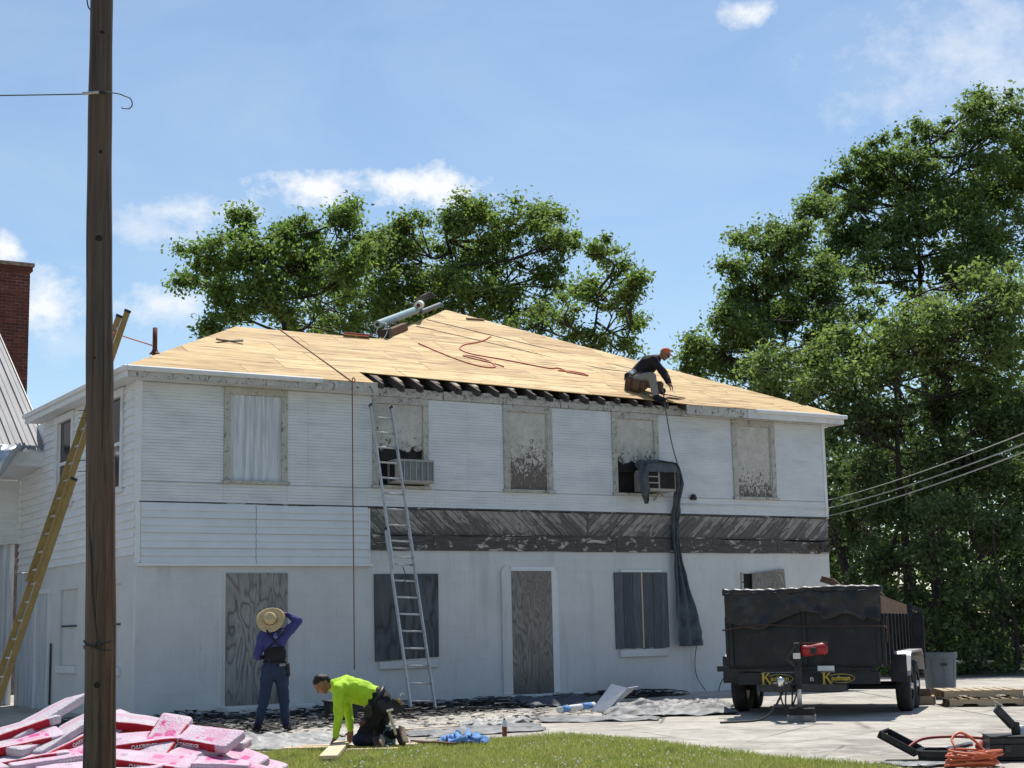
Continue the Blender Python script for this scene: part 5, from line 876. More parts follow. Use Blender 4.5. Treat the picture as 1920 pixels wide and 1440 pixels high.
for i, (x, y, z, yaw, pit, rol, k_, lab) in enumerate(BUND):
    t = empty('shingle_bundle', lab, 'shingle bundle', (x, y, z), 0, 'pile of wrapped shingle bundles', (R(rol), R(-pit), R(yaw)))
    wf = link('wrapper_film', BM[k_], t); sm_ = wf.modifiers.new('s', 'SUBSURF'); sm_.levels = sm_.render_levels = 1
    if k_ in (0, 2, 4):
        for s_ in (-1, 1): link('lettering', TXT, t, (-.05 * s_, s_ * .177, .045), (math.pi / 2, 0, 0 if s_ < 0 else math.pi)); 

# ------------------------------------------------------------------ lumber, sheets and small things on the ground
def plank(a, b_, wd, th, mat, lab, z=.012, name='plank'):
    a, b_ = Vector((*a, z)), Vector((*b_, z)); d = b_ - a; return tag(MB().box(0, d.length, -wd / 2, wd / 2, 0, th).build(name, mat, None, a, (0, 0, math.atan2(d.y, d.x)), bevel=.002), lab, 'plank', 'new planks around the kneeling worker')
plank((-2.12, 18.75), (-2.02, 16.6), .19, .04, 'new_lumber', 'pale plank pointing at the viewer under the kneeling worker hand', .05)
plank((-2.75, 18.42), (-2.2, 18.38), .2, .038, 'new_lumber', 'pale plank end left of the kneeling worker hand')
plank((-1.98, 18.02), (-1.4, 18.02), .14, .036, 'new_lumber', 'pale plank lying in front of the kneeling worker knee')
plank((-2.6, 18.75), (-1.2, 18.62), .14, .034, 'new_lumber', 'pale plank lying crosswise under the other boards')
plank((-1.56, 21.4), (-.8, 21.95), .1, .03, 'new_lumber', 'longer tan batten lying behind the kneeling worker'); plank((-1.5, 21.1), (-.95, 21.35), .07, .03, 'new_lumber', 'short tan batten nearest the kneeling worker boots')
for i, (a, b_, lab) in enumerate((((-1.3, 18.9), (-.75, 18.3), 'thin brown lath on the grass left of the blue cloth'), ((-1.2, 18.6), (-.55, 18.55), 'splintered brown lath in front of the blue cloth'))): plank(a, b_, .04, .02, 'old_wood', lab, .05, 'lath')
bl = crumple('blue_cloth', [(-.93, 18.55), (-.38, 18.5), (-.42, 18.95), (-.88, 18.98)], .16, 'blue_cloth', 26, 20, 5.5, 3, base=.02); tag(bl, 'crumpled blue cloth lying on the grass edge', 'cloth')
bt = empty('soda_bottle', 'small clear bottle half full of red soda on the grass edge', 'bottle', (-.19, 20.03, .01)); rv = lambda prof, nm, m_: MB().add([(r_ * math.cos(2 * math.pi * j / 16), r_ * math.sin(2 * math.pi * j / 16), z) for j in range(16) for r_, z in prof], [(j * len(prof) + i, ((j + 1) % 16) * len(prof) + i, ((j + 1) % 16) * len(prof) + i + 1, j * len(prof) + i + 1) for j in range(16) for i in range(len(prof) - 1)]).build(nm, m_, bt, smooth=True)
rv([(0, 0), (.03, 0), (.034, .02), (.031, .06), (.034, .12)], 'soda', 'cola'); rv([(.034, .12), (.033, .14), (.02, .185), (.013, .2), (.013, .215)], 'neck', 'bottle_clear'); rv([(.015, .205), (.015, .225), (0, .226)], 'cap', 'red_plastic')
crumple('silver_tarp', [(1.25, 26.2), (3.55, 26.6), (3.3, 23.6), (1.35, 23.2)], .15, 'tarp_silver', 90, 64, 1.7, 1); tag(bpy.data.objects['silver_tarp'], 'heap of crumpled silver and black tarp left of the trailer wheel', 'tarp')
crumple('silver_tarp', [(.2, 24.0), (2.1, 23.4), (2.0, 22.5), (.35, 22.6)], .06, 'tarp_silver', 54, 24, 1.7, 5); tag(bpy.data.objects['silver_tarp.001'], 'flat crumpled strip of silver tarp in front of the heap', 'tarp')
crumple('dark_felt', [(-.3, 28.2), (1.6, 29.2), (1.5, 27.6), (.2, 26.5)], .16, 'felt_grey', 50, 30, 1.8, 11); tag(bpy.data.objects['dark_felt'], 'dark felt bunched up on the step of the middle door', 'felt')
crumple('white_sheet', [(-.9, 22.3), (.25, 23.6), (.15, 22.6), (-.8, 21.3)], .10, 'sheet_white', 36, 18, 2.6, 21); tag(bpy.data.objects['white_sheet'], 'torn white plastic sheet on the ground behind the soda bottle', 'sheet')
crumple('grey_sheet', [(-4.3, 20.6), (-2.4, 21.0), (-2.1, 18.9), (-3.6, 18.3)], .09, 'sheet_white', 54, 40, 2.6, 31); tag(bpy.data.objects['grey_sheet'], 'grey-white crumpled ground sheet between shingle pile and kneeling worker', 'sheet')
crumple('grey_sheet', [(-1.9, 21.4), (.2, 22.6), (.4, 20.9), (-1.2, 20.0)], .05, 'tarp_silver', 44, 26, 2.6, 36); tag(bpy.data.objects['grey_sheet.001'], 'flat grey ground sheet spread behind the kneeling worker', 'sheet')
fl = empty('bent_flashing', 'bent bright metal flashing leaning upright on the silver tarp', 'flashing', (1.4, 24.95, .02), -.35); MB().add([(-.28, 0, 0), (.02, -.12, 0), (.32, .1, .36), (.02, .22, .42)], [(0, 1, 2, 3)]).add([(.021, -.12, 0), (.12, .08, .1), (.45, .25, .38), (.321, .1, .36)], [(0, 1, 2, 3)]).build('leaf', 'galvanised', fl); solid(fl.children[0], .004)
lp_ = empty('leaning_panel', 'grey panel leaning against the annex at the left edge', 'panel', HL(-1.5, 7.2, 0), HA); MB().add([(-.3, -.5, 0), (.5, -.5, 0), (.3, .5, 1.9), (-.5, .5, 1.9), (-.3, -.47, 0), (.5, -.47, 0), (.3, .53, 1.9), (-.5, .53, 1.9)], [(0, 1, 2, 3), (7, 6, 5, 4), (0, 4, 5, 1), (1, 5, 6, 2), (2, 6, 7, 3), (3, 7, 4, 0)]).build('sheet', 'bin_grey', lp_); MB().bar((.55, -.3, .0), (.2, .45, 1.5), .1, .03).build('batten', 'steel_black', lp_)
tb = empty('mailing_tube', 'white tube with blue ends lying beside the bent flashing', 'tube', (.62, 24.4, .09), .95); MB().tube([(0, 0, 0), (1.0, 0, .02)], .05, 14).build('body', 'label_white', tb, smooth=True)
for a, c in ((.06, .26), (.62, .9)): MB().tube([(a, 0, a * .02), (c, 0, c * .02)], .0525, 14).build('band', 'blue_cloth', tb, smooth=True)
bk = empty('black_tote', 'black plastic tote against the wall behind the kneeling worker', 'tote', (-2.75, 24.3, .01), .4); MB().add([(-.2, -.14, 0), (.2, -.14, 0), (.2, .14, 0), (-.2, .14, 0), (-.24, -.17, .28), (.24, -.17, .28), (.24, .17, .28), (-.24, .17, .28)], [(0, 3, 2, 1), (0, 1, 5, 4), (1, 2, 6, 5), (2, 3, 7, 6), (3, 0, 4, 7), (4, 5, 6, 7)]).build('body', 'case_black', bk, bevel=.01); MB().box(-.26, .26, -.19, .19, .281, .31).build('lid', 'case_black', bk, bevel=.008)
# scraps of tar paper and shingle along the wall
random.seed(5); b1, b2, b3 = MB(), MB(), MB()
def scrap(b, p, s_, lift):
    a = random.uniform(0, 6.28); n_ = random.choice((4, 5, 5, 6)); T_ = random.uniform(-.35, .35), random.uniform(-.35, .35); top = []
    for j in range(n_): q = a + 2 * math.pi * j / n_; r_ = s_ * random.uniform(.55, 1.1); dx, dy = math.cos(q) * r_, math.sin(q) * r_ * .6; top.append((p.x + dx, p.y + dy, .012 + lift + abs(dx * T_[0] + dy * T_[1]) + .004))
    b.add(top + [(x, y, z - .006) for x, y, z in top], [tuple(range(n_)), tuple(range(2 * n_ - 1, n_ - 1, -1))] + [(j, n_ + j, n_ + (j + 1) % n_, (j + 1) % n_) for j in range(n_)])
for i in range(5200):
    x = random.uniform(-1.5, 10.5); dmax = max(.9, 4.6 - .42 * max(0, x)); y = -.1 - dmax * random.random() ** 1.25; scrap((b1, b1, b1, b1, b2)[i % 5], HL(x, y), random.uniform(.025, .13), random.random() ** 3 * .10)
for i in range(900): x = random.uniform(-1.5, 8.5); y = -1.0 - (5.2 - .25 * x) * random.random(); scrap((b2, b1, b1, b2, b3)[i % 5], HL(x, y), random.uniform(.015, .08), random.random() ** 3 * .04)
for b, m_, lab in ((b1, 'tar_scrap', 'litter of black tar paper scraps along the foot of the wall'), (b2, 'scrap_grey', 'litter of grey shingle scraps in front of the house'), (b3, 'sheet_white', 'litter of white scraps in front of the house')): tag(b.build('roofing_scraps', m_), lab, 'scraps', kind='stuff')
# ------------------------------------------------------------------ tool cases and cord at the lower right
def toolcase(loc, rz_, L_, Dp, H_, op, lab, lid=True):
    t = empty('tool_case', lab, 'tool case', loc, rz_); b = MB(); b.box(-L_ / 2, L_ / 2, -Dp / 2, Dp / 2, 0, .02)
    for q in ((-L_ / 2, L_ / 2, -Dp / 2, -Dp / 2 + .02), (-L_ / 2, L_ / 2, Dp / 2 - .02, Dp / 2), (-L_ / 2, -L_ / 2 + .02, -Dp / 2 + .021, Dp / 2 - .021), (L_ / 2 - .02, L_ / 2, -Dp / 2 + .021, Dp / 2 - .021)): b.box(*q, .021, H_)
    b.build('tray', 'case_black', t, bevel=.006); ld = link('lid', None, t, (0, Dp / 2, H_), (R(op), 0, 0)); c = MB(); c.box(-L_ / 2, L_ / 2, -Dp, -.002, .06, .075)
    for q in ((-L_ / 2, L_ / 2, -Dp, -Dp + .02), (-L_ / 2, L_ / 2, -.022, -.002), (-L_ / 2, -L_ / 2 + .02, -Dp + .021, -.023), (L_ / 2 - .02, L_ / 2, -Dp + .021, -.023)): c.box(*q, .0, .059)
    c.build('shell', 'case_black', ld, bevel=.006)
    for x in (-L_ * .3, L_ * .3): MB().box(x - .03, x + .03, -Dp / 2 - .018, -Dp / 2 - .001, H_ - .07, H_ - .01).build('latch', 'dark_metal', t)
    MB().tube([(-.07, -Dp / 2 - .002, H_ * .55), (-.06, -Dp / 2 - .04, H_ * .55), (.06, -Dp / 2 - .04, H_ * .55), (.07, -Dp / 2 - .002, H_ * .55)], .01, 8).build('handle', 'case_black', t, smooth=True); return t
toolcase((4.12, 15.4, .03), 1.15, .42, .40, .09, -152, 'open black tool case left of the orange cord coil')
toolcase((4.95, 15.35, .02), -.1, .8, .4, .15, 0, 'closed long black tool case behind the orange cord coil')
ws = crumple('white_board', [(3.45, 15.25), (4.3, 15.15), (4.3, 14.8), (3.6, 14.75)], .02, 'sheet_white', 14, 8, 2, 4, base=.02); tag(ws, 'white sheet under the open tool case', 'sheet')
def coil(name, c, r0, n_, lab, rt=.013, h=.16, seed=0, mat='orange_cord'):
    rg = random.Random(seed); pts = []
    for i in range(n_):
        ph = rg.uniform(0, 6.28); tz = rg.uniform(-.25, .25); rr_ = r0 * rg.uniform(.72, 1.08); ox, oy = rg.uniform(-.05, .05), rg.uniform(-.04, .04)
        for a in np.linspace(0, 6.28, 14)[:-1]: pts.append((c[0] + ox + rr_ * math.cos(a + ph), c[1] + oy + rr_ * .62 * math.sin(a + ph), c[2] + h * i / n_ + tz * rr_ * .45 * math.sin(a) + .02))
    return tag(MB().tube(curve_pts(pts, 3), rt, 6).build(name, mat, smooth=True), lab, 'cord')
coil('cord_coil', (4.22, 14.75, .0), .23, 12, 'thick orange extension cord coiled on the ground at the lower right', .0115, .13, 3)
cord('cord_loop', [(4.1, 14.85, .18), (4.1, 14.95, .25), (4.2, 15.0, .3), (4.32, 14.95, .22), (4.4, 14.85, .1)], 'orange_cord', .013, 'single orange cord loop standing above the coil', 'cord')
cord('air_hose', [(3.8, 15.5, .12), (4.0, 15.65, .2), (4.3, 15.6, .22), (4.6, 15.55, .2), (4.85, 15.5, .2), (5.2, 15.45, .2)], 'red_plastic', .015, 'red air hose lying across both tool cases', 'hose'); coil('air_hose', (4.75, 15.4, .17), .16, 4, 'small coil of red hose on the long tool case', .01, .05, 9, 'red_plastic')
sw = empty('nail_gun', 'grey and black nail gun standing on the long tool case', 'nail gun', (4.85, 15.4, .165), .5); MB().bar((0, 0, .08), (.0, 0, .2), .07, .07).build('body', 'case_black', sw, bevel=.012); MB().bar((-.03, 0, .16), (-.24, 0, .34), .05, .08).build('magazine', 'dark_metal', sw, bevel=.006); MB().tube([(.08, 0, .0), (.08, 0, .16)], .055, 14).build('cylinder', 'galvanised', sw, smooth=True); MB().bar((.05, 0, .1), (.2, 0, .04), .04, .05).build('handle', 'case_black', sw, bevel=.01); MB().tube([(-.24, 0, .34), (-.27, 0, .42), (-.15, 0, .36)], .006, 5).build('hook', 'chrome', sw)

cl_ = random.Random(4)
for i, (x, y, z, a, l_, m_, lab) in enumerate(((4.35, 15.6, .1, .4, .3, 'chrome', 'bright pry bar lying beside the open tool case'), (4.45, 15.25, .06, -.6, .26, 'case_black', 'black drill bit box between the tool cases'), (4.6, 15.7, .12, 1.0, .3, 'red_plastic', 'red tool body behind the orange cord coil'))):
    t = empty('hand_tool', lab, 'tool', (x, y, z), a); MB().bar((-l_ / 2, 0, 0), (l_ / 2, 0, .04), .06, .05).build('body', m_, t, bevel=.012); MB().bar((l_ * .3, 0, .02), (l_ * .45, .1, -.02), .035, .035).build('grip', 'case_black', t, bevel=.008)

# ------------------------------------------------------------------ people
_bm = bmesh.new(); bmesh.ops.create_icosphere(_bm, subdivisions=2, radius=1); ICO = [v.co.copy() for v in _bm.verts]; _bm.free()
def hull(items):
    """list of ('c', p0, r0, p1, r1) round cones and ('e', centre, radii, (rx,ry,rz)) ellipsoids, each closed; fused later by voxel remesh"""
    V, F = [], []
    for it in items:
        if it[0] == 'c': pts = [Vector(it[1]) + v * it[2] for v in ICO] + [Vector(it[3]) + v * it[4] for v in ICO]
        else:
            M_ = Matrix.Rotation(it[3][2], 3, 'Z') @ Matrix.Rotation(it[3][1], 3, 'Y') @ Matrix.Rotation(it[3][0], 3, 'X') if len(it) > 3 else Matrix.Identity(3); pts = [Vector(it[1]) + M_ @ Vector((v.x * it[2][0], v.y * it[2][1], v.z * it[2][2])) for v in ICO]
        bm = bmesh.new(); vs = [bm.verts.new(p) for p in pts]; r_ = bmesh.ops.convex_hull(bm, input=vs); bmesh.ops.delete(bm, geom=[g for g in r_['geom_interior'] if isinstance(g, bmesh.types.BMVert)], context='VERTS'); bm.verts.index_update(); b0 = len(V); V += [v.co.copy() for v in bm.verts]; F += [tuple(b0 + v.index for v in f.verts) for f in bm.faces]; bm.free()
    me = bpy.data.meshes.new('m'); me.from_pydata(V, [], F); return me
CLD = bpy.data.textures.new('folds', 'CLOUDS'); CLD.noise_scale = .085; CLD.noise_depth = 1
def flesh(name, items, mat, parent, vox=.011, sm=5, fold=0):
    me = hull(items); me.name = name; me.materials.append(MATS[mat]); o = link(name, me, parent); m = o.modifiers.new('r', 'REMESH'); m.mode = 'VOXEL'; m.voxel_size = vox; m.use_smooth_shade = True
    m = o.modifiers.new('s', 'SMOOTH'); m.iterations = sm; m.factor = .5
    if fold: m = o.modifiers.new('d', 'DISPLACE'); m.texture = CLD; m.strength = fold; m.mid_level = .5; m.texture_coords = 'LOCAL'
    return o
def hand(w_, d, side, palm_n, curl=.5, s=1.0):
    """palm and five bent fingers; w_ wrist, d finger direction, side = towards the thumb, palm_n = palm normal"""
    w_, d, sd_, pn = Vector(w_), Vector(d).normalized(), Vector(side).normalized(), Vector(palm_n).normalized(); it = [('c', w_, .026 * s, w_ + d * .03, .028 * s)]
    for k_, (o, l_) in enumerate(((.030, .072), (.010, .08), (-.010, .076), (-.029, .06))):
        b_ = w_ + d * .085 * s + sd_ * o * s; it.append(('c', w_ + d * .02 + sd_ * o * .6 * s, .018 * s, b_, .0125 * s)); d2 = (d + pn * curl * .6).normalized(); m = b_ + d2 * l_ * .55 * s; d3 = (d + pn * curl * 1.8).normalized(); it += [('c', b_, .0105 * s, m, .0095 * s), ('c', m, .0095 * s, m + d3 * l_ * .45 * s, .0075 * s)]
    b_ = w_ + d * .03 * s + sd_ * .03 * s; m = b_ + (d * .6 + sd_ * .8).normalized() * .04 * s; it += [('c', w_ + d * .02, .018 * s, b_, .015 * s), ('c', b_, .014 * s, m, .011 * s), ('c', m, .011 * s, m + (d + sd_ * .25 + pn * .3).normalized() * .032 * s, .008 * s)]; return it
def head(c, face, up, s=1.0):
    """skull, jaw, nose, brow, lips, ears along the facing direction"""
    c, f, u = Vector(c), Vector(face).normalized(), Vector(up); u = (u - f * u.dot(f)).normalized(); sd_ = f.cross(u); q = lambda a, b_, d: c + (f * a + sd_ * b_ + u * d) * s
    it = [('c', q(-.025, 0, .03), .078 * s, q(.025, 0, .035), .07 * s), ('c', q(.02, 0, -.02), .062 * s, q(.045, 0, -.075), .036 * s), ('c', q(.085, 0, .01), .012 * s, q(.105, 0, -.022), .013 * s), ('c', q(.078, -.035, .028), .014 * s, q(.078, .035, .028), .014 * s), ('c', q(.082, -.018, -.052), .009 * s, q(.082, .018, -.052), .009 * s)]
    for e in (-1, 1): it += [('c', q(-.005, e * .074, .012), .012 * s, q(-.012, e * .084, .028), .014 * s), ('c', q(-.005, e * .074, -.016), .010 * s, q(-.008, e * .08, .0), .010 * s), ('c', q(.055, e * .03, -.02), .026 * s, q(.04, e * .04, -.03), .026 * s)]
    eyes = [('e', q(.078, e * .03, .008), (.011 * s, .011 * s, .009 * s)) for e in (-1, 1)]; return it, eyes, q
def person(lab, loc, rz_, J, shirt, trousers, boots, face, up, hands, fold=.02, shin=None, thick=1.0):
    t = empty('person', lab, 'person', loc, rz_); v = {k_: Vector(p) for k_, p in J.items()}; T_ = thick
    hd, eyes, q = head(v['head'], face, up); body = list(hd) + [('c', v['neck'], .056, v['head'] - (v['head'] - v['neck']) * .25, .052), ('c', v['chest'], .12 * T_, v['waist'], .105 * T_), ('c', v['waist'], .105 * T_, v['pelvis'], .115 * T_), ('c', v['shL'], .055, v['shR'], .055), ('c', v['neck'], .06, v['chest'], .10)]
    tor = [('c', v['chest'], .145 * T_, v['waist'], .13 * T_), ('c', v['waist'], .128 * T_, v['pelvis'], .138 * T_), ('c', v['shL'], .078, v['shR'], .078), ('c', v['neck'] - (v['neck'] - v['chest']) * .15, .075, v['chest'], .14 * T_)]
    for s_ in 'LR':
        a, e, w_ = v['sh' + s_], v['el' + s_], v['wr' + s_]; body += [('c', a, .05, e, .04), ('c', e, .04, w_, .028)]; tor += [('c', a, .078, e, .06), ('c', e, .06, e + (w_ - e) * .93, .043), ('c', v['chest'], .125 * T_, a, .078)]; body += hand(w_, *hands[s_])
        h, k_, an, to = v['hip' + s_], v['kn' + s_], v['an' + s_], v['to' + s_]; body += [('c', h, .085, k_, .055), ('c', k_, .055, an, .04), ('c', an, .04, to, .032)]
    leg = [('c', v['pelvis'], .142 * T_, (v['hipL'] + v['hipR']) / 2, .135 * T_), ('c', v['pelvis'] + (v['waist'] - v['pelvis']) * .35, .138 * T_, v['pelvis'], .142 * T_)]
    for s_ in 'LR': h, k_, an = v['hip' + s_], v['kn' + s_], v['an' + s_]; leg += [('c', v['pelvis'], .12, h, .112), ('c', h, .112, k_, .08), ('c', k_, .079, an + (k_ - an) * .1, .062)]
    flesh('body', body, 'skin', t, .009, 3); flesh('eyes', eyes, 'hair', t, .004, 1); flesh('shirt', tor, shirt, t, .011, 6, fold); flesh('trousers', leg, trousers, t, .011, 6, fold)
    for s_ in 'LR':
        an, to = v['an' + s_], v['to' + s_]; bt_ = flesh('boot', [('c', an + (v['kn' + s_] - an) * .22, .06, an, .058), ('c', an, .058, to, .046)], boots, t, .011, 3)
        so = (to - an); sn = so.cross(v['kn' + s_] - an).cross(so).normalized(); MB().bar(an - so * .35 - sn * .062, to + so * .22 - sn * .052, .098, .026, sn).build('sole', 'sole_tan' if boots == 'boot' else 'tyre', bt_, bevel=.01)
    return t, v, q
# --- standing worker with straw hat, back to the viewer
YA = lambda x, y: math.atan2(y, x) - math.pi / 2
t, v, q = person('standing worker seen from behind in straw hat, purple shirt and jeans', (-3.43, 22.05, .02), YA(-3.43, 22.05) * 1.0,
    dict(head=(-.045, .07, 1.50), neck=(-.01, .03, 1.40), chest=(-.01, .0, 1.20), waist=(0, -.01, 1.02), pelvis=(0, 0, .90), shL=(-.17, 0, 1.325), elL=(-.25, -.04, 1.03), wrL=(-.15, .17, 1.02), shR=(.155, 0, 1.335), elR=(.33, .03, 1.51), wrR=(.16, .08, 1.60),
         hipL=(-.085, 0, .84), knL=(-.145, .03, .46), anL=(-.225, -.01, .10), toL=(-.26, .15, .05), hipR=(.08, 0, .84), knR=(.12, .03, .46), anR=(.15, -.01, .10), toR=(.19, .15, .05)),
    'purple_shirt', 'denim', 'navy', (-.1, .85, .35), (0, -.35, 1), {'L': ((.3, .7, .3), (0, 0, 1), (1, 0, 0), .7), 'R': ((-.95, .1, .2), (0, .6, -.6), (0, .8, -.3), .5)}, fold=.035, thick=1.08)
ht = link('straw_hat', None, t, (-.06, -.005, 1.53), Vector((-.2, -.86, .46)).to_track_quat('Z', 'Y').to_euler()); b = MB(); n_ = 40; rd = [(.205, .012), (.20, .022), (.17, .010), (.12, .0), (.092, .004), (.086, .03), (.082, .08), (.07, .108), (.05, .112), (.02, .098), (.0, .095)]
b.add([(r_ * math.cos(a), r_ * math.sin(a) * .95, z + (.018 * math.cos(2 * a) * (r_ / .2) ** 2 if r_ > .1 else 0)) for a in np.linspace(0, 2 * math.pi, n_, endpoint=False) for r_, z in rd], [(j * 11 + i, ((j + 1) % n_) * 11 + i, ((j + 1) % n_) * 11 + i + 1, j * 11 + i + 1) for j in range(n_) for i in range(10)]); solid(b.build('brim_and_crown', 'straw', ht, smooth=True), .006)
MB().tube([(.090 * math.cos(a), .087 * math.sin(a), .016) for a in np.linspace(0, 2 * math.pi, 30)], .009, 6, False).build('hat_band', 'leather', ht); MB().tube([(.203 * math.cos(a), .193 * math.sin(a), .013 + .018 * math.cos(2 * a)) for a in np.linspace(0, 2 * math.pi, 40)], .006, 6, False).build('brim_edge', 'leather', ht)
flesh('back_support', [('c', (0, -.012, 1.08), .160, (0, -.008, 1.02), .162)], 'black_cloth', t, .011, 2)
for s_ in (-1, 1): MB().tube(curve_pts([(s_ * .13, .0, 1.405), (s_ * .10, -.10, 1.36), (0, -.158, 1.23), (-s_ * .11, -.13, 1.13)], 6), .013, 6).build('brace', 'black_cloth', t, smooth=True)
MB().tube([(.155 * math.cos(a), .15 * math.sin(a), .945 + .004 * math.sin(a)) for a in np.linspace(0, 2 * math.pi, 26)], .018, 6, False).build('belt', 'black_cloth', t, smooth=True); MB().bar((.175, -.03, .93), (.19, -.03, .74), .05, .08).build('holster', 'case_black', t, bevel=.012); MB().box(.06, .15, -.165, -.14, .885, .925).build('pocket_flap', 'scrap_grey', t, bevel=.006)
# --- kneeling worker in high-visibility shirt
t, v, q = person('kneeling worker in lime high-visibility shirt leaning on a plank', (-1.83, 18.42, .015), YA(-1.83, 18.42),
    dict(head=(-.475, .10, .745), neck=(-.375, .11, .735), chest=(-.19, .12, .69), waist=(.03, .10, .63), pelvis=(.19, .08, .53), shL=(-.285, -.06, .70), elL=(-.285, -.12, .41), wrL=(-.315, -.10, .15), shR=(-.25, .27, .70), elR=(-.18, .32, .43), wrR=(-.145, .27, .2),
         hipL=(.17, -.02, .47), knL=(-.03, .06, .10), anL=(.17, -.23, .10), toL=(.165, -.32, .055), hipR=(.25, .15, .47), knR=(.17, .3, .10), anR=(.42, .02, .17), toR=(.455, -.05, .06)),
    'hivis', 'black_cloth', 'boot', (-.62, .05, -.72), (-.7, 0, .6), {'L': ((-.45, .0, -.55), (0, 1, 0), (.3, 0, -1), .5), 'R': ((-.1, .0, -1), (-1, 0, 0), (0, 1, 0), .3)}, fold=.034, thick=1.12)
flesh('hair', [('e', q(-.03, 0, .055), (.088, .088, .072)), ('c', q(.02, -.03, .075), .045, q(.03, .03, .075), .045), ('c', q(-.07, 0, .02), .05, q(-.075, 0, -.02), .04)], 'hair', t, .008, 2)
flesh('knee_pad', [('c', v['knL'] + Vector((-.02, -.03, .0)), .085, v['knL'] + Vector((.1, -.12, .0)), .075)], 'navy', t, .012, 3)
tb = link('tool_belt', None, t); MB().tube([v['pelvis'] + Vector((-.035, 0, .025)) + Vector((.0, .168, 0)) * math.cos(a) + Vector((.085, 0, .14)) * math.sin(a) for a in np.linspace(0, 2 * math.pi, 26)], .024, 6, False).build('belt', 'case_black', tb, smooth=True)
for i, (x, y, z, a, h, m_) in enumerate(((.25, -.12, .5, .6, .2, 'case_black'), (.36, -.06, .47, .9, .22, 'case_black'), (.42, .06, .48, 1.1, .22, 'case_black'), (.08, -.14, .44, .3, .16, 'case_black'), (.40, .16, .5, 1.2, .2, 'leather'))): MB().box(-.05, .05, -.03, .03, -h * .42, h * .42).build('pouch', m_, tb, (x - .02, y, z - .01), (.1 * i - .2, -a, a * .3), bevel=.02, seg=2)
MB().bar((.30, -.17, .42), (.38, -.20, .16), .03, .03).build('hammer_handle', 'new_lumber', tb, bevel=.008); MB().bar((.27, -.17, .43), (.35, -.17, .45), .03, .03).build('hammer_head', 'chrome', tb, bevel=.006); MB().tube([(.43, .02, .60), (.46, 0, .63), (.48, 0, .60)], .012, 6).build('tape_clip', 'chrome', tb); MB().bar((.40, -.03, .56), (.46, -.05, .50), .03, .03).build('pencil_case', 'fibreglass_yellow', tb); MB().bar((.02, -.15, .33), (-.04, -.16, .28), .05, .05).build('red_tool', 'rust_red', tb, bevel=.01)
gj = empty('green_jug', 'small dark green jug between the kneeling worker boots', 'jug', (-1.55, 18.62, .015)); MB().tube([(0, 0, 0), (0, 0, .02), (0, 0, .14), (0, 0, .19), (0, 0, .23)], [.07, .085, .085, .06, .03], 16).build('body', 'rope_green', gj, smooth=True); MB().tube([(0, 0, .231), (0, 0, .255)], .034, 12).build('cap', 'label_white', gj); MB().tube([(.03, 0, .2), (.09, 0, .2), (.09, 0, .1)], .012, 6).build('handle', 'rope_green', gj)
# --- worker crouching on the eave
RM = HL(10.66, -.18, 5.77)
t, v, q = person('crouching roof worker in black shirt, khaki trousers and orange cap', RM, YA(RM.x, RM.y),
    dict(head=(.165, .30, .95), neck=(.06, .32, .90), chest=(-.12, .36, .79), waist=(-.28, .40, .67), pelvis=(-.38, .40, .55), shL=(-.04, .16, .84), elL=(.12, .12, .58), wrL=(.20, .2, .41), shR=(-.02, .52, .84), elR=(.17, .48, .62), wrR=(.24, .34, .42),
         hipL=(-.34, .28, .50), knL=(-.08, .08, .52), anL=(-.02, .0, .12), toL=(.12, -.06, .06), hipR=(-.33, .52, .50), knR=(-.02, .52, .44), anR=(-.02, .66, .38), toR=(.12, .62, .34)),
    'black_cloth', 'khaki', 'black_cloth', (.72, -.25, -.5), (.3, 0, 1), {'L': ((.5, .1, -.85), (0, 1, 0), (-.6, 0, -.6), .7), 'R': ((.5, -.2, -.8), (0, -1, 0), (-.6, 0, -.6), .7)}, fold=.022, thick=1.22)
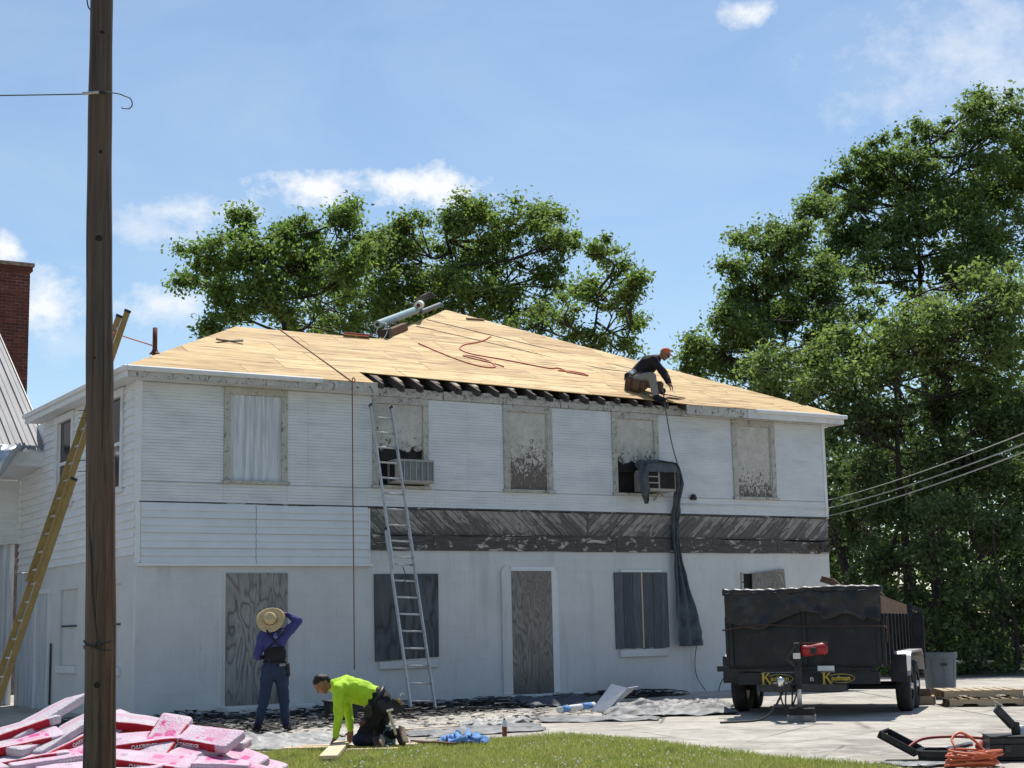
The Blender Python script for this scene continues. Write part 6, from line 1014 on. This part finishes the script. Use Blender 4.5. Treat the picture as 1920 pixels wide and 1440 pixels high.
t.scale = (1.13, 1.13, 1.13)
flesh('cap', [('e', q(-.01, 0, .062), (.094, .09, .07)), ('c', q(.06, -.035, .055), .022, q(.14, -.02, .045), .012), ('c', q(.06, .035, .055), .022, q(.14, .02, .045), .012)], 'orange_cap', t, .008, 2)
MB().bar(q(.088, -.06, .01), q(.088, .06, .01), .02, .03).build('sunglasses', 'hair', t, bevel=.006)
tb = link('tool_belt', None, t)
for i, (x, y, z, sx_, sz_, m_) in enumerate(((-.50, .2, .42, .07, .24, 'leather'), (-.37, .15, .38, .08, .2, 'cardboard'), (-.24, .13, .36, .07, .16, 'leather'), (-.50, .34, .56, .08, .16, 'case_black'), (-.45, .25, .28, .13, .1, 'leather'), (.06, .36, .36, .06, .2, 'cardboard'))): MB().box(-sx_, sx_, -.06, .06, -sz_ / 2, sz_ / 2).build('pouch', m_, tb, (x, y, z), (0, .12, .1), bevel=.025, seg=2)
MB().tube([v['pelvis'] + Vector((.03, 0, .05)) + Vector((.15, 0, .05)) * math.cos(a) + Vector((0, .165, 0)) * math.sin(a) for a in np.linspace(0, 2 * math.pi, 24)], .024, 6, False).build('belt', 'leather', tb, smooth=True); MB().bar((-.46, .16, .64), (-.40, .13, .60), .03, .05).build('buckle', 'chrome', tb)
MB().tube(curve_pts([v['pelvis'] + Vector((.02, -.15, .1)), v['pelvis'] + Vector((.08, -.2, -.1)), v['pelvis'] + Vector((.2, -.28, -.42)), (.02, -.12, -.1)], 6), .012, 6).build('harness_strap', 'rope_green', t, smooth=True)
tag(MB().bar((0, 0, 0), (.1, -.02, -.1), .012, .012).build('chisel', 'chrome', None, RM + Vector((.3, .3, .36))), 'small chisel in the hand of the roof worker', 'chisel')
tag(MB().prism([(-.3, 0), (.0, .1), (.35, .02), (.1, -.06)], lambda x, y: (x, y, .0), lambda x, y: (x, y, .015)).build('lifted_shingle', 'tar_scrap', None, HL(11.2, .02, rz(.02) + .05), (.3, .1, HA)), 'torn dark scrap lifted at the deck edge beside the roof worker', 'scrap')
